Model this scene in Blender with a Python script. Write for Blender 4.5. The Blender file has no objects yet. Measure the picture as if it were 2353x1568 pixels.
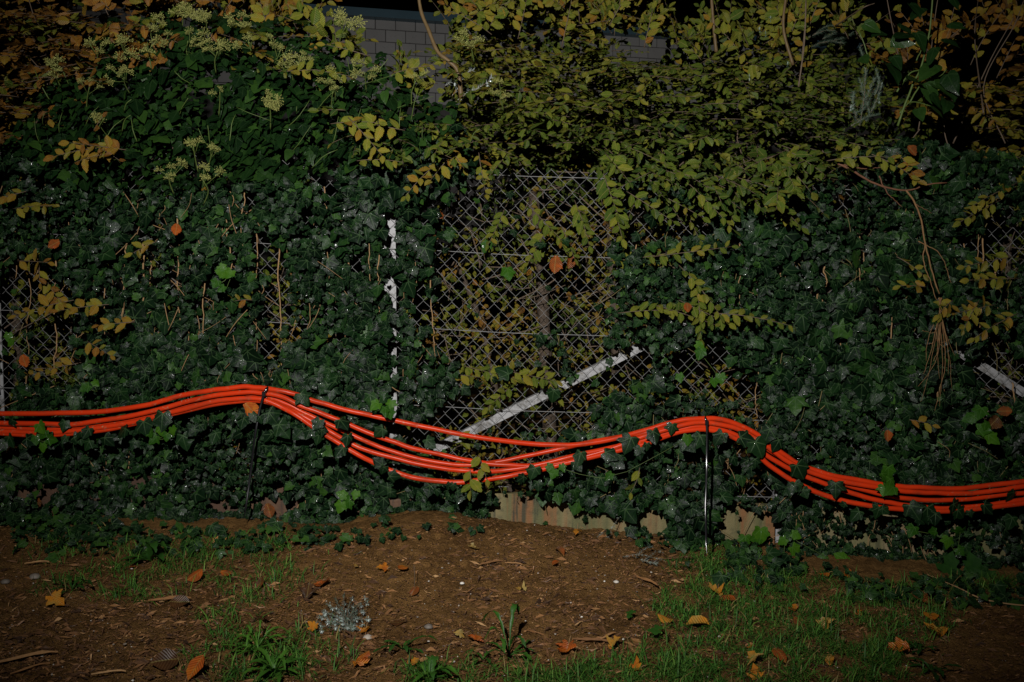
import bpy, math, random
import numpy as np
from mathutils import Vector, Matrix

rnd = random.Random(7)
rng = np.random.default_rng(11)
scene = bpy.context.scene
col = scene.collection

# ------------------------------------------------------------------ camera, night sky, flash, exposure
CAM = np.array([0.0, -4.9, 1.30])
PITCH = math.radians(4.0)
LENS = 35.3
cd = bpy.data.cameras.new('camera')
cd.lens = LENS; cd.sensor_width = 36.0; cd.clip_end = 400
cam = bpy.data.objects.new('camera', cd); col.objects.link(cam)
cam.location = CAM.tolist()
cam.rotation_euler = (math.pi / 2 - PITCH, 0, 0)
scene.camera = cam

world = bpy.data.worlds.new('World'); scene.world = world
world.use_nodes = True
wn = world.node_tree.nodes; wl = world.node_tree.links
sky = wn.new('ShaderNodeTexSky'); sky.sky_type = 'NISHITA'; sky.sun_disc = False
sky.sun_elevation = math.radians(-8); sky.sun_rotation = math.radians(200)
wl.new(sky.outputs[0], wn['Background'].inputs[0])
wn['Background'].inputs[1].default_value = 0.02

# the photographer's flash, on a bracket above the camera: the only lit lamp at night
fl = bpy.data.lights.new('flash', 'SPOT')
fl.energy = 1480; fl.color = (1.0, 0.975, 0.94); fl.shadow_soft_size = 0.022
fl.spot_size = math.radians(74); fl.spot_blend = 1.0
flo = bpy.data.objects.new('flash', fl); col.objects.link(flo)
flo.location = (-0.50, -4.90, 2.35)
flo.rotation_euler = (math.radians(90 - 10.5), 0, math.radians(-5))

scene.view_settings.view_transform = 'Standard'
scene.view_settings.look = 'None'
scene.view_settings.exposure = 0.0
scene.view_settings.gamma = 1.0
scene.render.film_transparent = False
try:
    scene.cycles.max_bounces = 4; scene.cycles.diffuse_bounces = 1; scene.cycles.glossy_bounces = 2
    scene.cycles.transmission_bounces = 2; scene.cycles.transparent_max_bounces = 4
except Exception:
    pass

# ------------------------------------------------------------------ pixel -> place in the yard (photo measured on a 2353 x 1568 grid)
W, H = 2353.0, 1568.0
FP = W * LENS / 36.0
cp, sp = math.cos(PITCH), math.sin(PITCH)

def rays(px, py):
    u = (np.asarray(px, float) - W / 2) / FP; v = -(np.asarray(py, float) - H / 2) / FP
    return np.stack([u, cp + v * sp, -sp + v * cp], -1)

def at(px, py, Y):
    d = rays(px, py)
    t = (np.asarray(Y, float) - CAM[1]) / d[..., 1]
    return CAM + d * t[..., None]

def vnoise(x, y, seed=0):
    x = np.asarray(x, float); y = np.asarray(y, float)
    r = np.random.default_rng(seed).random((256, 256))
    xi = np.floor(x).astype(int); yi = np.floor(y).astype(int)
    fx = x - xi; fy = y - yi; fx = fx * fx * (3 - 2 * fx); fy = fy * fy * (3 - 2 * fy)
    a = r[xi & 255, yi & 255]; b = r[(xi + 1) & 255, yi & 255]; c = r[xi & 255, (yi + 1) & 255]; d = r[(xi + 1) & 255, (yi + 1) & 255]
    return (a * (1 - fx) + b * fx) * (1 - fy) + (c * (1 - fx) + d * fx) * fy

def gh(x, y):
    x = np.asarray(x, float); y = np.asarray(y, float)
    xx = 4 * np.tanh(x / 4)
    z = 0.05 - 0.057 * xx - 0.011 * xx * xx
    z = z + 0.05 * 3.5 * np.tanh(np.minimum(y, 1.0) / 3.5)
    z = z + 0.15 * np.exp(-(np.abs((x + 0.22) / 0.66)) ** 2.6 - ((y + 0.56) / 0.37) ** 2) + 0.05 * np.exp(-((x + 0.42) / 0.28) ** 2 - ((y + 0.1) / 0.2) ** 2)
    z = z + 0.035 * np.exp(-((x + 1.9) / 0.8) ** 2 - ((y + 1.7) / 0.35) ** 2)
    z = z + 0.03 * (vnoise(x * 2.2 + 40, y * 2.2 + 40, 1) - .5) + 0.018 * (vnoise(x * 7 + 90, y * 7 + 90, 2) - .5)
    return z

def ground_at(px, py):
    d = rays(px, py)
    t = (0.0 - CAM[2]) / d[..., 2]
    for _ in range(12):
        p = CAM + d * t[..., None]
        z = gh(p[..., 0], p[..., 1])
        t = t * 0.3 + 0.7 * (z - CAM[2]) / d[..., 2]
    p = CAM + d * t[..., None]
    p[..., 2] = gh(p[..., 0], p[..., 1])
    return p

# ------------------------------------------------------------------ object helpers
def mesh_np(name, V, F, mat, uv=None, tint=None, smooth=True):
    V = np.asarray(V, np.float32); F = np.asarray(F, np.int32)
    me = bpy.data.meshes.new(name)
    k = F.shape[1]
    me.vertices.add(len(V)); me.vertices.foreach_set('co', V.ravel())
    me.loops.add(F.size); me.loops.foreach_set('vertex_index', F.ravel())
    me.polygons.add(len(F)); me.polygons.foreach_set('loop_start', np.arange(0, F.size, k, dtype=np.int32))
    try:
        me.polygons.foreach_set('loop_total', np.full(len(F), k, np.int32))
    except Exception:
        pass
    me.polygons.foreach_set('use_smooth', np.full(len(F), smooth, bool))
    if uv is not None:
        l = me.uv_layers.new(name='UVMap'); l.data.foreach_set('uv', np.asarray(uv, np.float32)[F.ravel()].ravel())
    if tint is not None:
        a = me.attributes.new('tint', 'FLOAT', 'POINT'); a.data.foreach_set('value', np.asarray(tint, np.float32))
    me.materials.append(mat)
    me.update(calc_edges=True)
    return me

def link(name, data, parent=None, matrix=None, **props):
    o = bpy.data.objects.new(name, data); col.objects.link(o)
    if matrix is not None: o.matrix_basis = matrix
    if parent is not None:
        o.parent = parent
        o.matrix_parent_inverse = Matrix.Translation(-Vector(parent.location)) if parent.type == 'EMPTY' else Matrix.Identity(4)
    for k, v in props.items(): o[k] = v
    return o

def thing(name, label, cat, loc, group=None):
    o = bpy.data.objects.new(name, None); col.objects.link(o)
    o.location = [float(c) for c in loc]; o.empty_display_size = 0.1
    o['label'] = label; o['category'] = cat
    if group: o['group'] = group
    return o

class Acc:
    """collects triangles of one object"""
    def __init__(s): s.V = []; s.F = []; s.U = []; s.T = []; s.n = 0
    def add(s, V, F, uv=None, tint=0.5):
        V = np.asarray(V, float); F = np.asarray(F, int)
        s.V.append(V); s.F.append(F + s.n); s.n += len(V)
        s.U.append(np.zeros((len(V), 2)) if uv is None else np.asarray(uv, float))
        s.T.append(np.full(len(V), tint) if np.isscalar(tint) else np.asarray(tint, float))
    def mesh(s, name, mat, smooth=True):
        return mesh_np(name, np.concatenate(s.V), np.concatenate(s.F), mat, np.concatenate(s.U), np.concatenate(s.T), smooth)

def smooth_path(pts, n):
    """Catmull-Rom through the points, n samples"""
    P = np.asarray(pts, float)
    if len(P) == 2: return P[0] + (P[1] - P[0]) * np.linspace(0, 1, n)[:, None]
    Q = np.vstack([2 * P[0] - P[1], P, 2 * P[-1] - P[-2]])
    t = np.linspace(0, len(P) - 1 - 1e-6, n); i = t.astype(int); f = (t - i)[:, None]
    a, b, c, d = Q[i], Q[i + 1], Q[i + 2], Q[i + 3]
    return 0.5 * (2 * b + (c - a) * f + (2 * a - 5 * b + 4 * c - d) * f ** 2 + (3 * b - a - 3 * c + d) * f ** 3)

def tube(P, r, seg=6, flat=1.0, cap=True):
    """round rod along points P, radius r (number or per point)"""
    P = np.asarray(P, float); n = len(P)
    r = np.full(n, r) if np.isscalar(r) else np.asarray(r, float)
    T = np.gradient(P, axis=0); T /= np.linalg.norm(T, axis=1)[:, None] + 1e-12
    ref = np.array([0.0, -1, 0]) if abs(T[:, 1]).mean() < .85 else np.array([0, 0, 1.0])
    A = np.cross(T, ref); A /= np.linalg.norm(A, axis=1)[:, None] + 1e-12
    B = np.cross(A, T)
    th = np.arange(seg) * 2 * math.pi / seg
    V = P[:, None] + r[:, None, None] * (np.cos(th)[None, :, None] * A[:, None] + flat * np.sin(th)[None, :, None] * B[:, None])
    V = V.reshape(-1, 3)
    i = np.arange(n - 1)[:, None] * seg; j = np.arange(seg)[None]; j2 = (j + 1) % seg
    q = np.stack([i + j, i + j2, i + seg + j2, i + seg + j], -1).reshape(-1, 4)
    F = np.vstack([q[:, [0, 1, 2]], q[:, [0, 2, 3]]])
    if cap:
        k = np.arange(1, seg - 1)
        F = np.vstack([F, np.stack([0 * k, k + 1, k], 1), np.stack([0 * k, k, k + 1], 1) + (n - 1) * seg])
    uv = np.stack([np.tile(np.arange(seg) / seg, n), np.repeat(np.linspace(0, 1, n), seg)], 1)
    return V, F, uv

BOXF = np.array([[0,2,1],[1,2,3],[4,5,6],[5,7,6],[0,1,4],[1,5,4],[2,6,3],[3,6,7],[0,4,2],[2,4,6],[1,3,5],[3,7,5]])
def box(c, ex, ey, ez):
    """box from centre and three half-axis vectors"""
    c = np.asarray(c, float); V = []
    for k in range(8):
        V.append(c + (1 if k & 1 else -1) * np.asarray(ex) + (1 if k & 2 else -1) * np.asarray(ey) + (1 if k & 4 else -1) * np.asarray(ez))
    return np.array(V), BOXF

def bevel_box(name, sx, sy, sz, mat, b=0.006, rough=0.0, seed=0):
    import bmesh
    bm = bmesh.new(); bmesh.ops.create_cube(bm, size=1.0)
    for v in bm.verts: v.co = Vector((v.co.x * sx, v.co.y * sy, v.co.z * sz))
    bmesh.ops.bevel(bm, geom=list(bm.edges), offset=b, segments=1, affect='EDGES')
    r = random.Random(seed)
    for v in bm.verts: v.co += Vector((r.uniform(-1, 1), r.uniform(-1, 1), r.uniform(-1, 1))) * rough
    me = bpy.data.meshes.new(name); bm.to_mesh(me); bm.free(); me.materials.append(mat)
    return me

# ------------------------------------------------------------------ materials
class NT:
    def __init__(s, name, rough=0.5, spec=0.5):
        s.m = bpy.data.materials.new(name); s.m.use_nodes = True
        s.t = s.m.node_tree; s.b = s.t.nodes['Principled BSDF']
        s.b.inputs['Roughness'].default_value = rough
        s.b.inputs['Specular IOR Level'].default_value = spec
    def put(s, sock, v):
        if hasattr(v, 'is_linked') or isinstance(v, bpy.types.NodeSocket): s.t.links.new(v, sock)
        elif isinstance(v, (tuple, list)) and len(v) == 3 and sock.type == 'RGBA': sock.default_value = (*v, 1)
        else: sock.default_value = v
    def node(s, typ, **kw):
        n = s.t.nodes.new(typ)
        for k, v in kw.items(): setattr(n, k, v)
        return n
    def math(s, op, a, b=0.0, c=0.0, clamp=False):
        n = s.node('ShaderNodeMath', operation=op); n.use_clamp = clamp
        for i, v in enumerate((a, b, c)): s.put(n.inputs[i], v)
        return n.outputs[0]
    def sstep(s, v, lo, hi):
        n = s.node('ShaderNodeMapRange', interpolation_type='SMOOTHSTEP')
        s.put(n.inputs[0], v); n.inputs[1].default_value = lo; n.inputs[2].default_value = hi
        return n.outputs[0]
    def mix(s, f, a, b):
        n = s.node('ShaderNodeMix', data_type='RGBA')
        s.put(n.inputs[0], f); s.put(n.inputs[6], a); s.put(n.inputs[7], b)
        return n.outputs[2]
    def noise(s, vec=None, scale=5.0, detail=3.0, rough=0.55, out=0):
        n = s.node('ShaderNodeTexNoise'); n.inputs['Scale'].default_value = scale
        n.inputs['Detail'].default_value = detail; n.inputs['Roughness'].default_value = rough
        if vec is not None: s.put(n.inputs['Vector'], vec)
        return n.outputs[out]
    def ramp(s, f, stops):
        n = s.node('ShaderNodeValToRGB'); e = n.color_ramp.elements
        while len(e) < len(stops): e.new(0.5)
        for el, (p, c) in zip(e, stops): el.position = p; el.color = (*c, 1)
        s.put(n.inputs[0], f); return n.outputs[0]
    def attr(s, name): return s.node('ShaderNodeAttribute', attribute_name=name).outputs['Fac']
    def obj(s): return s.node('ShaderNodeTexCoord').outputs['Object']
    def wpos(s): return s.node('ShaderNodeNewGeometry').outputs['Position']
    def scalevec(s, v, sc):
        n = s.node('ShaderNodeMapping'); s.put(n.inputs[0], v); n.inputs['Scale'].default_value = sc; return n.outputs[0]
    def uvxy(s):
        n = s.node('ShaderNodeSeparateXYZ'); s.t.links.new(s.node('ShaderNodeTexCoord').outputs['UV'], n.inputs[0])
        return n.outputs[0], n.outputs[1]
    def bump(s, h, strength=0.3, dist=0.01):
        n = s.node('ShaderNodeBump'); n.inputs['Strength'].default_value = strength; n.inputs['Distance'].default_value = dist
        s.put(n.inputs['Height'], h); s.t.links.new(n.outputs[0], s.b.inputs['Normal'])
    def base(s, v): s.put(s.b.inputs['Base Color'], v)
    def rough(s, v): s.put(s.b.inputs['Roughness'], v)

def mat_plain(name, c, rough=0.6, var=0.25, scale=30, spec=0.5):
    n = NT(name, rough, spec)
    f = n.noise(n.wpos(), scale, 4)
    n.base(n.mix(f, tuple(x * (1 - var) for x in c), tuple(x * (1 + var) for x in c)))
    return n.m

def mat_ivy(name, stops, vein, vmix=0.55, rough=0.38, spec=0.11):
    n = NT(name, rough, spec)
    x, y = n.uvxy(); y = n.math('SUBTRACT', y, 0.02)
    r = n.math('SQRT', n.math('ADD', n.math('MULTIPLY', x, x), n.math('MULTIPLY', y, y)))
    an = n.math('ABSOLUTE', n.math('ARCTAN2', x, y))
    d = None
    for a in (0.0, 0.86, 1.95):
        k = n.math('MULTIPLY', r, n.math('ABSOLUTE', n.math('SINE', n.math('SUBTRACT', an, a))))
        d = k if d is None else n.math('MINIMUM', d, k)
    m = n.math('SUBTRACT', 1.0, n.sstep(d, 0.010, 0.042))
    m = n.math('MULTIPLY', m, n.math('SUBTRACT', 1.1, r, clamp=True))
    pos = n.wpos()
    t = n.math('ADD', n.attr('tint'), n.math('MULTIPLY', n.math('SUBTRACT', n.noise(pos, 60, 3), .5), .5), clamp=True)
    base = n.ramp(t, stops)
    geo = n.node('ShaderNodeNewGeometry')
    base = n.mix(n.math('MULTIPLY', m, vmix), base, vein)
    base = n.mix(n.math('MULTIPLY', geo.outputs['Backfacing'], .6), base, tuple(min(1, c * 2.2) for c in stops[1][1]))
    n.base(base)
    wet = n.sstep(n.noise(pos, 210, 2), .64, .70)
    n.rough(n.math('SUBTRACT', n.math('ADD', rough - 0.05, n.math('MULTIPLY', n.noise(pos, 35, 2), .2)), n.math('MULTIPLY', wet, .3), clamp=True))
    n.put(n.b.inputs['Specular IOR Level'], n.math('ADD', spec, n.math('MULTIPLY', wet, .34)))
    n.bump(n.math('ADD', n.math('MULTIPLY', m, -.6), n.noise(pos, 90, 2)), 0.45, 0.004)
    return n.m

def mat_hornbeam(name, stops, rough=0.5, stripe=.5):
    n = NT(name, rough, 0.15)
    x, y = n.uvxy(); ax = n.math('ABSOLUTE', x)
    w = n.math('FRACT', n.math('MULTIPLY', n.math('SUBTRACT', y, n.math('MULTIPLY', ax, 0.9)), 9.0))
    w = n.math('ABSOLUTE', n.math('SUBTRACT', w, .5))
    mid = n.math('SUBTRACT', 1.0, n.sstep(ax, 0.005, 0.025))
    pos = n.wpos()
    t = n.math('ADD', n.attr('tint'), n.math('MULTIPLY', n.math('SUBTRACT', n.noise(pos, 45, 4), .5), .42), clamp=True)
    base = n.ramp(t, stops)
    base = n.mix(n.math('MULTIPLY', n.sstep(w, .22, .03), stripe), base, n.mix(.6, base, (0.02, 0.02, 0.004)))
    base = n.mix(n.math('MULTIPLY', n.sstep(w, .36, .5), .3), base, n.mix(.5, base, (0.24, 0.19, 0.06)))
    base = n.mix(n.math('MULTIPLY', mid, .5), base, (0.2, 0.16, 0.05))
    sp_ = n.sstep(n.noise(pos, 170, 2), .66, .74)
    n.base(n.mix(n.math('MULTIPLY', sp_, .7), base, (0.06, 0.03, 0.012)))
    n.bump(w, 0.8, 0.006)
    return n.m

M = {}
M['ivy'] = mat_ivy('ivy_leaf', [(0, (0.0012, 0.0044, 0.0018)), (.4, (0.0028, 0.0102, 0.0034)), (.72, (0.0066, 0.0220, 0.0054)), (1, (0.022, 0.058, 0.008))], (0.034, 0.064, 0.024), .75)
M['ivy_young'] = mat_ivy('young_ivy_leaf', [(0, (0.008, 0.034, 0.003)), (.5, (0.020, 0.064, 0.004)), (1, (0.048, 0.105, 0.006))], (0.05, 0.11, 0.02), .4, .4, .08)
M['ivy_adult'] = mat_ivy('adult_ivy_leaf', [(0, (0.0022, 0.0078, 0.0024)), (.5, (0.0056, 0.0180, 0.0038)), (1, (0.018, 0.045, 0.007))], (0.02, 0.042, 0.013), .4, .36)
M['horn'] = mat_hornbeam('hornbeam_leaf', [(0, (0.014, 0.042, 0.006)), (.3, (0.062, 0.092, 0.009)), (.55, (0.145, 0.140, 0.015)), (.75, (0.180, 0.108, 0.012)), (.9, (0.17, 0.070, 0.010)), (1, (0.07, 0.032, 0.010))])
M['dead'] = mat_hornbeam('dead_leaf', [(0, (0.028, 0.012, 0.006)), (.25, (0.075, 0.030, 0.010)), (.5, (0.27, 0.055, 0.008)), (.7, (0.36, 0.135, 0.011)), (.85, (0.27, 0.155, 0.03)), (1, (0.33, 0.25, 0.09))], .4, .15)
M['stem_tan'] = mat_plain('ivy_stem_bark', (0.23, 0.14, 0.065), .7, .4, 60, .2)
M['runner'] = mat_plain('ivy_runner_bark', (0.13, 0.105, 0.042), .6, .4, 60, .2)
M['stem_green'] = mat_plain('green_stem', (0.055, 0.085, 0.018), .5, .3, 40, .3)
M['twig'] = mat_plain('twig_bark', (0.075, 0.05, 0.03), .7, .4, 60)
M['twig_red'] = mat_plain('bare_branch_bark', (0.11, 0.050, 0.027), .6, .45, 50, .2)
M['root'] = mat_plain('root_bark', (0.15, 0.082, 0.034), .7, .4, 60, .2)
M['sapling'] = mat_plain('sapling_bark', (0.085, 0.056, 0.024), .5, .45, 40, .2)
M['umbel'] = mat_plain('umbel_bud', (0.21, 0.215, 0.06), .6, .5, 80, .2)
M['umbel_stem'] = mat_plain('umbel_stalk', (0.075, 0.105, 0.025), .55, .2, 40, .2)
M['wire'] = mat_plain('galvanised_wire', (0.175, 0.175, 0.172), .5, .3, 25, .15)
M['tie'] = mat_plain('black_nylon', (0.008, 0.008, 0.009), .2, .2, 40, .9)
M['grass'] = None

def mat_post():
    n = NT('weathered_white_paint', .6)
    p = n.wpos()
    d = n.sstep(n.noise(p, 17, 7, .72), .46, .66)
    e = n.sstep(n.noise(p, 70, 3), .55, .75)
    c = n.mix(d, (0.25, 0.25, 0.255), (0.07, 0.065, 0.058))
    n.base(n.mix(n.math('MULTIPLY', e, .6), c, (0.12, 0.10, 0.08)))
    n.bump(n.noise(p, 120, 3), .2, .003); return n.m
M['post'] = mat_post()

def mat_rustwood():
    n = NT('old_trunk_bark', .8)
    p = n.scalevec(n.wpos(), (1, 1, .18)); f = n.noise(p, 60, 5)
    n.base(n.mix(f, (0.018, 0.012, 0.008), (0.075, 0.050, 0.030))); n.bump(f, .7, .012); return n.m
M['trunk'] = mat_rustwood()

def mat_conduit():
    n = NT('orange_conduit_plastic', .4, .10)
    p = n.wpos()
    c = n.mix(n.noise(p, 6, 2), (0.36, 0.020, 0.004), (0.50, 0.034, 0.006))
    x, y = n.uvxy()
    dirt = n.sstep(n.noise(n.scalevec(p, (1, 1, 3)), 11, 6, .7), .50, .72)
    c = n.mix(n.math('MULTIPLY', dirt, .8), c, (0.17, 0.026, 0.009))
    spl = n.sstep(n.noise(p, 62, 5, .7), .58, .68)
    c = n.mix(n.math('MULTIPLY', spl, n.sstep(n.noise(p, 3.1, 2), .44, .58)), c, (0.28, 0.17, 0.09))
    gr = n.sstep(n.noise(p, 5.0, 3), .52, .68); c = n.mix(n.math('MULTIPLY', gr, .45), c, (0.22, 0.022, 0.007)); n.base(c); n.rough(n.math('ADD', .26, n.math('MULTIPLY', dirt, .35))); n.bump(n.noise(p, 90, 2), .06, .003)
    return n.m
M['conduit'] = mat_conduit()

def mat_panel(name, a, b, c, d):
    n = NT(name, .75)
    p = n.wpos(); st = n.scalevec(p, (1, 1, .10))
    f1 = n.noise(st, 9, 3); f2 = n.noise(st, 16, 4, .6); f3 = n.noise(p, 30, 5, .6)
    col_ = n.mix(n.sstep(f1, .35, .62), a, b)
    col_ = n.mix(n.sstep(f2, .48, .66), col_, c)
    col_ = n.mix(n.math('MULTIPLY', n.sstep(n.noise(st, 23, 3), .56, .68), .8), col_, d)
    n.base(n.mix(n.math('MULTIPLY', n.sstep(f3, .45, .8), .6), col_, d))
    n.bump(n.noise(p, 140, 4), .4, .006); return n.m
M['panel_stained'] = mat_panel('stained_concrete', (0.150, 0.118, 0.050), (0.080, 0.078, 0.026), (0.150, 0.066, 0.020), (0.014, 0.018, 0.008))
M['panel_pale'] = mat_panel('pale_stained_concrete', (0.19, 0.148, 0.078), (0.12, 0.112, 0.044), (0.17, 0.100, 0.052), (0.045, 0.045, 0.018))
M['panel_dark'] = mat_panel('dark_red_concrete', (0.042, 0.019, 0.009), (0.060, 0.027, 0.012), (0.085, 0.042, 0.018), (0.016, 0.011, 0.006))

def mat_block():
    n = NT('grey_block', .85)
    p = n.wpos(); i = n.node('ShaderNodeObjectInfo').outputs['Random']
    c = n.mix(n.noise(p, 2.5, 4), (0.50, 0.49, 0.475), (0.72, 0.705, 0.69))
    v = n.sstep(n.noise(n.scalevec(p, (4, 4, 9)), 3, 4, .7), .62, .66)
    c = n.mix(n.math('MULTIPLY', v, .35), c, (0.2, 0.18, 0.17))
    n.base(n.mix(n.math('MULTIPLY', i, .35), c, (0.33, 0.31, 0.30))); n.bump(n.noise(p, 40, 4), .4, .01); return n.m
M['block'] = mat_block()
M['mortar'] = mat_plain('mortar', (0.16, 0.15, 0.145), .9, .2, 12)
M['coping'] = mat_plain('blue_painted_metal', (0.11, 0.21, 0.27), .45, .2, 3)

def mat_soil():
    n = NT('damp_soil', .8, .06)
    p = n.wpos()
    a = n.noise(p, 3.0, 4); b = n.noise(p, 24, 5, .65); c = n.noise(p, 120, 4, .7)
    k = n.mix(n.sstep(a, .35, .65), (0.088, 0.045, 0.0145), (0.155, 0.084, 0.028))
    k = n.mix(n.sstep(b, .42, .7), k, (0.185, 0.098, 0.032))
    k = n.mix(n.math('MULTIPLY', n.sstep(c, .55, .8), .8), k, (0.014, 0.009, 0.005))
    f = n.noise(n.scalevec(p, (30, 95, 60)), 2.2, 3, .6)
    k = n.mix(n.math('MULTIPLY', n.sstep(f, .63, .72), .7), k, (0.15, 0.083, 0.034))
    n.base(k); n.rough(n.math('ADD', .5, n.math('MULTIPLY', b, .35)))
    n.bump(n.math('ADD', n.math('MULTIPLY', b, .6), c), 1.0, .02); return n.m
M['soil'] = mat_soil()

def mat_tint(name, stops, rough=.55, spec=.4, nscale=60, namt=.35, bump=0):
    n = NT(name, rough, spec); p = n.wpos(); f = n.noise(p, nscale, 3)
    t = n.math('ADD', n.attr('tint'), n.math('MULTIPLY', n.math('SUBTRACT', f, .5), namt), clamp=True)
    n.base(n.ramp(t, stops))
    if bump: n.bump(f, bump, .004)
    return n.m
M['grass'] = mat_tint('grass_blade', [(0, (0.014, 0.044, 0.008)), (.5, (0.036, 0.100, 0.014)), (.85, (0.080, 0.155, 0.022)), (1, (0.15, 0.11, 0.04))], .55, .12)
M['weed'] = mat_tint('weed_leaf', [(0, (0.008, 0.030, 0.005)), (.5, (0.018, 0.060, 0.007)), (1, (0.045, 0.115, 0.012))], .45, .2, 40, .6, .6)
M['chips'] = mat_tint('wood_chip', [(0, (0.035, 0.018, 0.010)), (.35, (0.11, 0.052, 0.022)), (.7, (0.24, 0.115, 0.042)), (1, (0.40, 0.24, 0.11))], .6, .4, 150, .3, .3)
M['stone'] = mat_tint('pebble', [(0, (0.10, 0.085, 0.07)), (.5, (0.24, 0.20, 0.16)), (1, (0.55, 0.52, 0.46))], .6)
M['needle'] = mat_tint('spruce_needle', [(0, (0.03, 0.055, 0.03)), (.5, (0.11, 0.16, 0.12)), (.8, (0.28, 0.34, 0.31)), (1, (0.50, 0.55, 0.54))], .5)

# ------------------------------------------------------------------ leaf shapes (leaf lies in x-y, stalk at 0, tip at y = 1)
def leaf_from_outline(half, mids, fold, droop, wav, seed):
    """half = right outline from stalk to tip; mids = midrib points (y); returns V, F, uv"""
    r = np.random.default_rng(seed)
    half = np.array(half, float); nm = len(mids)
    V = [(0, y) for y in mids]; F = []
    for sgn in (1, -1):
        o = half.copy(); o[1:-1] += r.normal(0, .018, (len(o) - 2, 2)); o[:, 0] *= sgn
        base = len(V); V += [tuple(q) for q in o]
        k = 0
        for i in range(len(o) - 1):
            ym = .5 * (o[i, 1] + o[i + 1, 1])
            while k < nm - 1 and abs(mids[k + 1] - ym) < abs(mids[k] - ym):
                F.append((base + i, k, k + 1) if sgn > 0 else (base + i, k + 1, k)); k += 1
            F.append((base + i, k, base + i + 1)[::1] if sgn < 0 else (base + i, base + i + 1, k))
        while k < nm - 1:
            F.append((base + len(o) - 1, k, k + 1) if sgn > 0 else (base + len(o) - 1, k + 1, k)); k += 1
    V = np.array(V, float)
    x, y = V[:, 0], V[:, 1]
    z = fold * np.abs(x) - droop * y * y - .25 * droop * (np.abs(x) ** 2) * 4 + wav * np.sin(7 * x + 5 * y + seed)
    P = np.stack([x, y, z], 1)
    F = np.array(F)
    nrm = np.cross(P[F[:, 1]] - P[F[:, 0]], P[F[:, 2]] - P[F[:, 0]])
    fl_ = nrm[:, 2] < 0; F[fl_] = F[fl_][:, [0, 2, 1]]
    return P, F, V.copy()

IVY, ADULT, HORN, HORNLOW, MAPLE = [], [], [], [], []
for s in range(10):
    r = random.Random(s); k = r.uniform(.75, 1.12); l = r.uniform(.8, 1.15)
    b_ = r.uniform(0, 1); half = [(0, 0), (.10, -.10), (.25, -.17), (.43 * k, -.11), (.45 * k, .04), (.42 + .05 * b_, .15), (.54 * k, .23), (.64 * k, .36 * l), (.50 + .04 * b_, .43), (.34 + .08 * b_, .50), (.29 + .07 * b_, .62), (.18 + .05 * b_, .81), (0, 1)]
    IVY.append(leaf_from_outline(half, [.0, .14, .38, .68], r.uniform(-.18, .34), r.uniform(-.05, .42), .035, s))
for s in range(6):
    r = random.Random(30 + s); w = r.uniform(.30, .42)
    half = [(0, 0), (.14, -.02), (.28, .06), (w, .22), (w * .98, .38), (w * .8, .56), (w * .5, .76), (w * .2, .92), (0, 1)]
    ADULT.append(leaf_from_outline(half, [.0, .25, .5, .75], r.uniform(-.1, .4), r.uniform(.02, .45), .03, s))
for s in range(10):
    r = random.Random(60 + s); w = r.uniform(.25, .33); half = [(0, 0)]
    N = 9
    for i in range(N):
        t0 = (i + .15) / N; t1 = (i + .85) / N
        f = lambda t: w * (math.sin(math.pi * min(1, t * .93 + .05)) ** .75)
        half.append((f(t0) * .93, t0 * .97)); half.append((f(t1) * 1.08, t1 * .97 + .035))
    half.append((0, 1.02))
    HORN.append(leaf_from_outline(half, [0, .2, .4, .6, .8, .95], r.uniform(.05, .35), r.uniform(-.05, .25), .015, s))
for s in range(5):
    r = random.Random(90 + s); w = r.uniform(.26, .34)
    half = [(0, 0), (w * .7, .15), (w, .42), (w * .75, .72), (0, 1)]
    HORNLOW.append(leaf_from_outline(half, [0, .45, .8], r.uniform(.05, .35), r.uniform(0, .25), .02, s))
for s in range(6):
    r = random.Random(120 + s)
    half = [(0, 0), (.08, -.06), (.22, -.10), (.34, -.02), (.27, .08), (.46, .12), (.60, .30), (.44, .34), (.36, .40), (.22, .44), (.26, .60), (.30, .70), (.16, .76), (0, 1)]
    MAPLE.append(leaf_from_outline(half, [.0, .2, .45, .75], r.uniform(.1, .8), r.uniform(-.5, .6), .05, s))

def frames(n, t):
    n = n / (np.linalg.norm(n, axis=-1, keepdims=True) + 1e-9)
    t = t - n * (t * n).sum(-1, keepdims=True); t = t / (np.linalg.norm(t, axis=-1, keepdims=True) + 1e-9)
    x = np.cross(t, n)
    return np.stack([x, t, n], -1)          # columns

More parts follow.
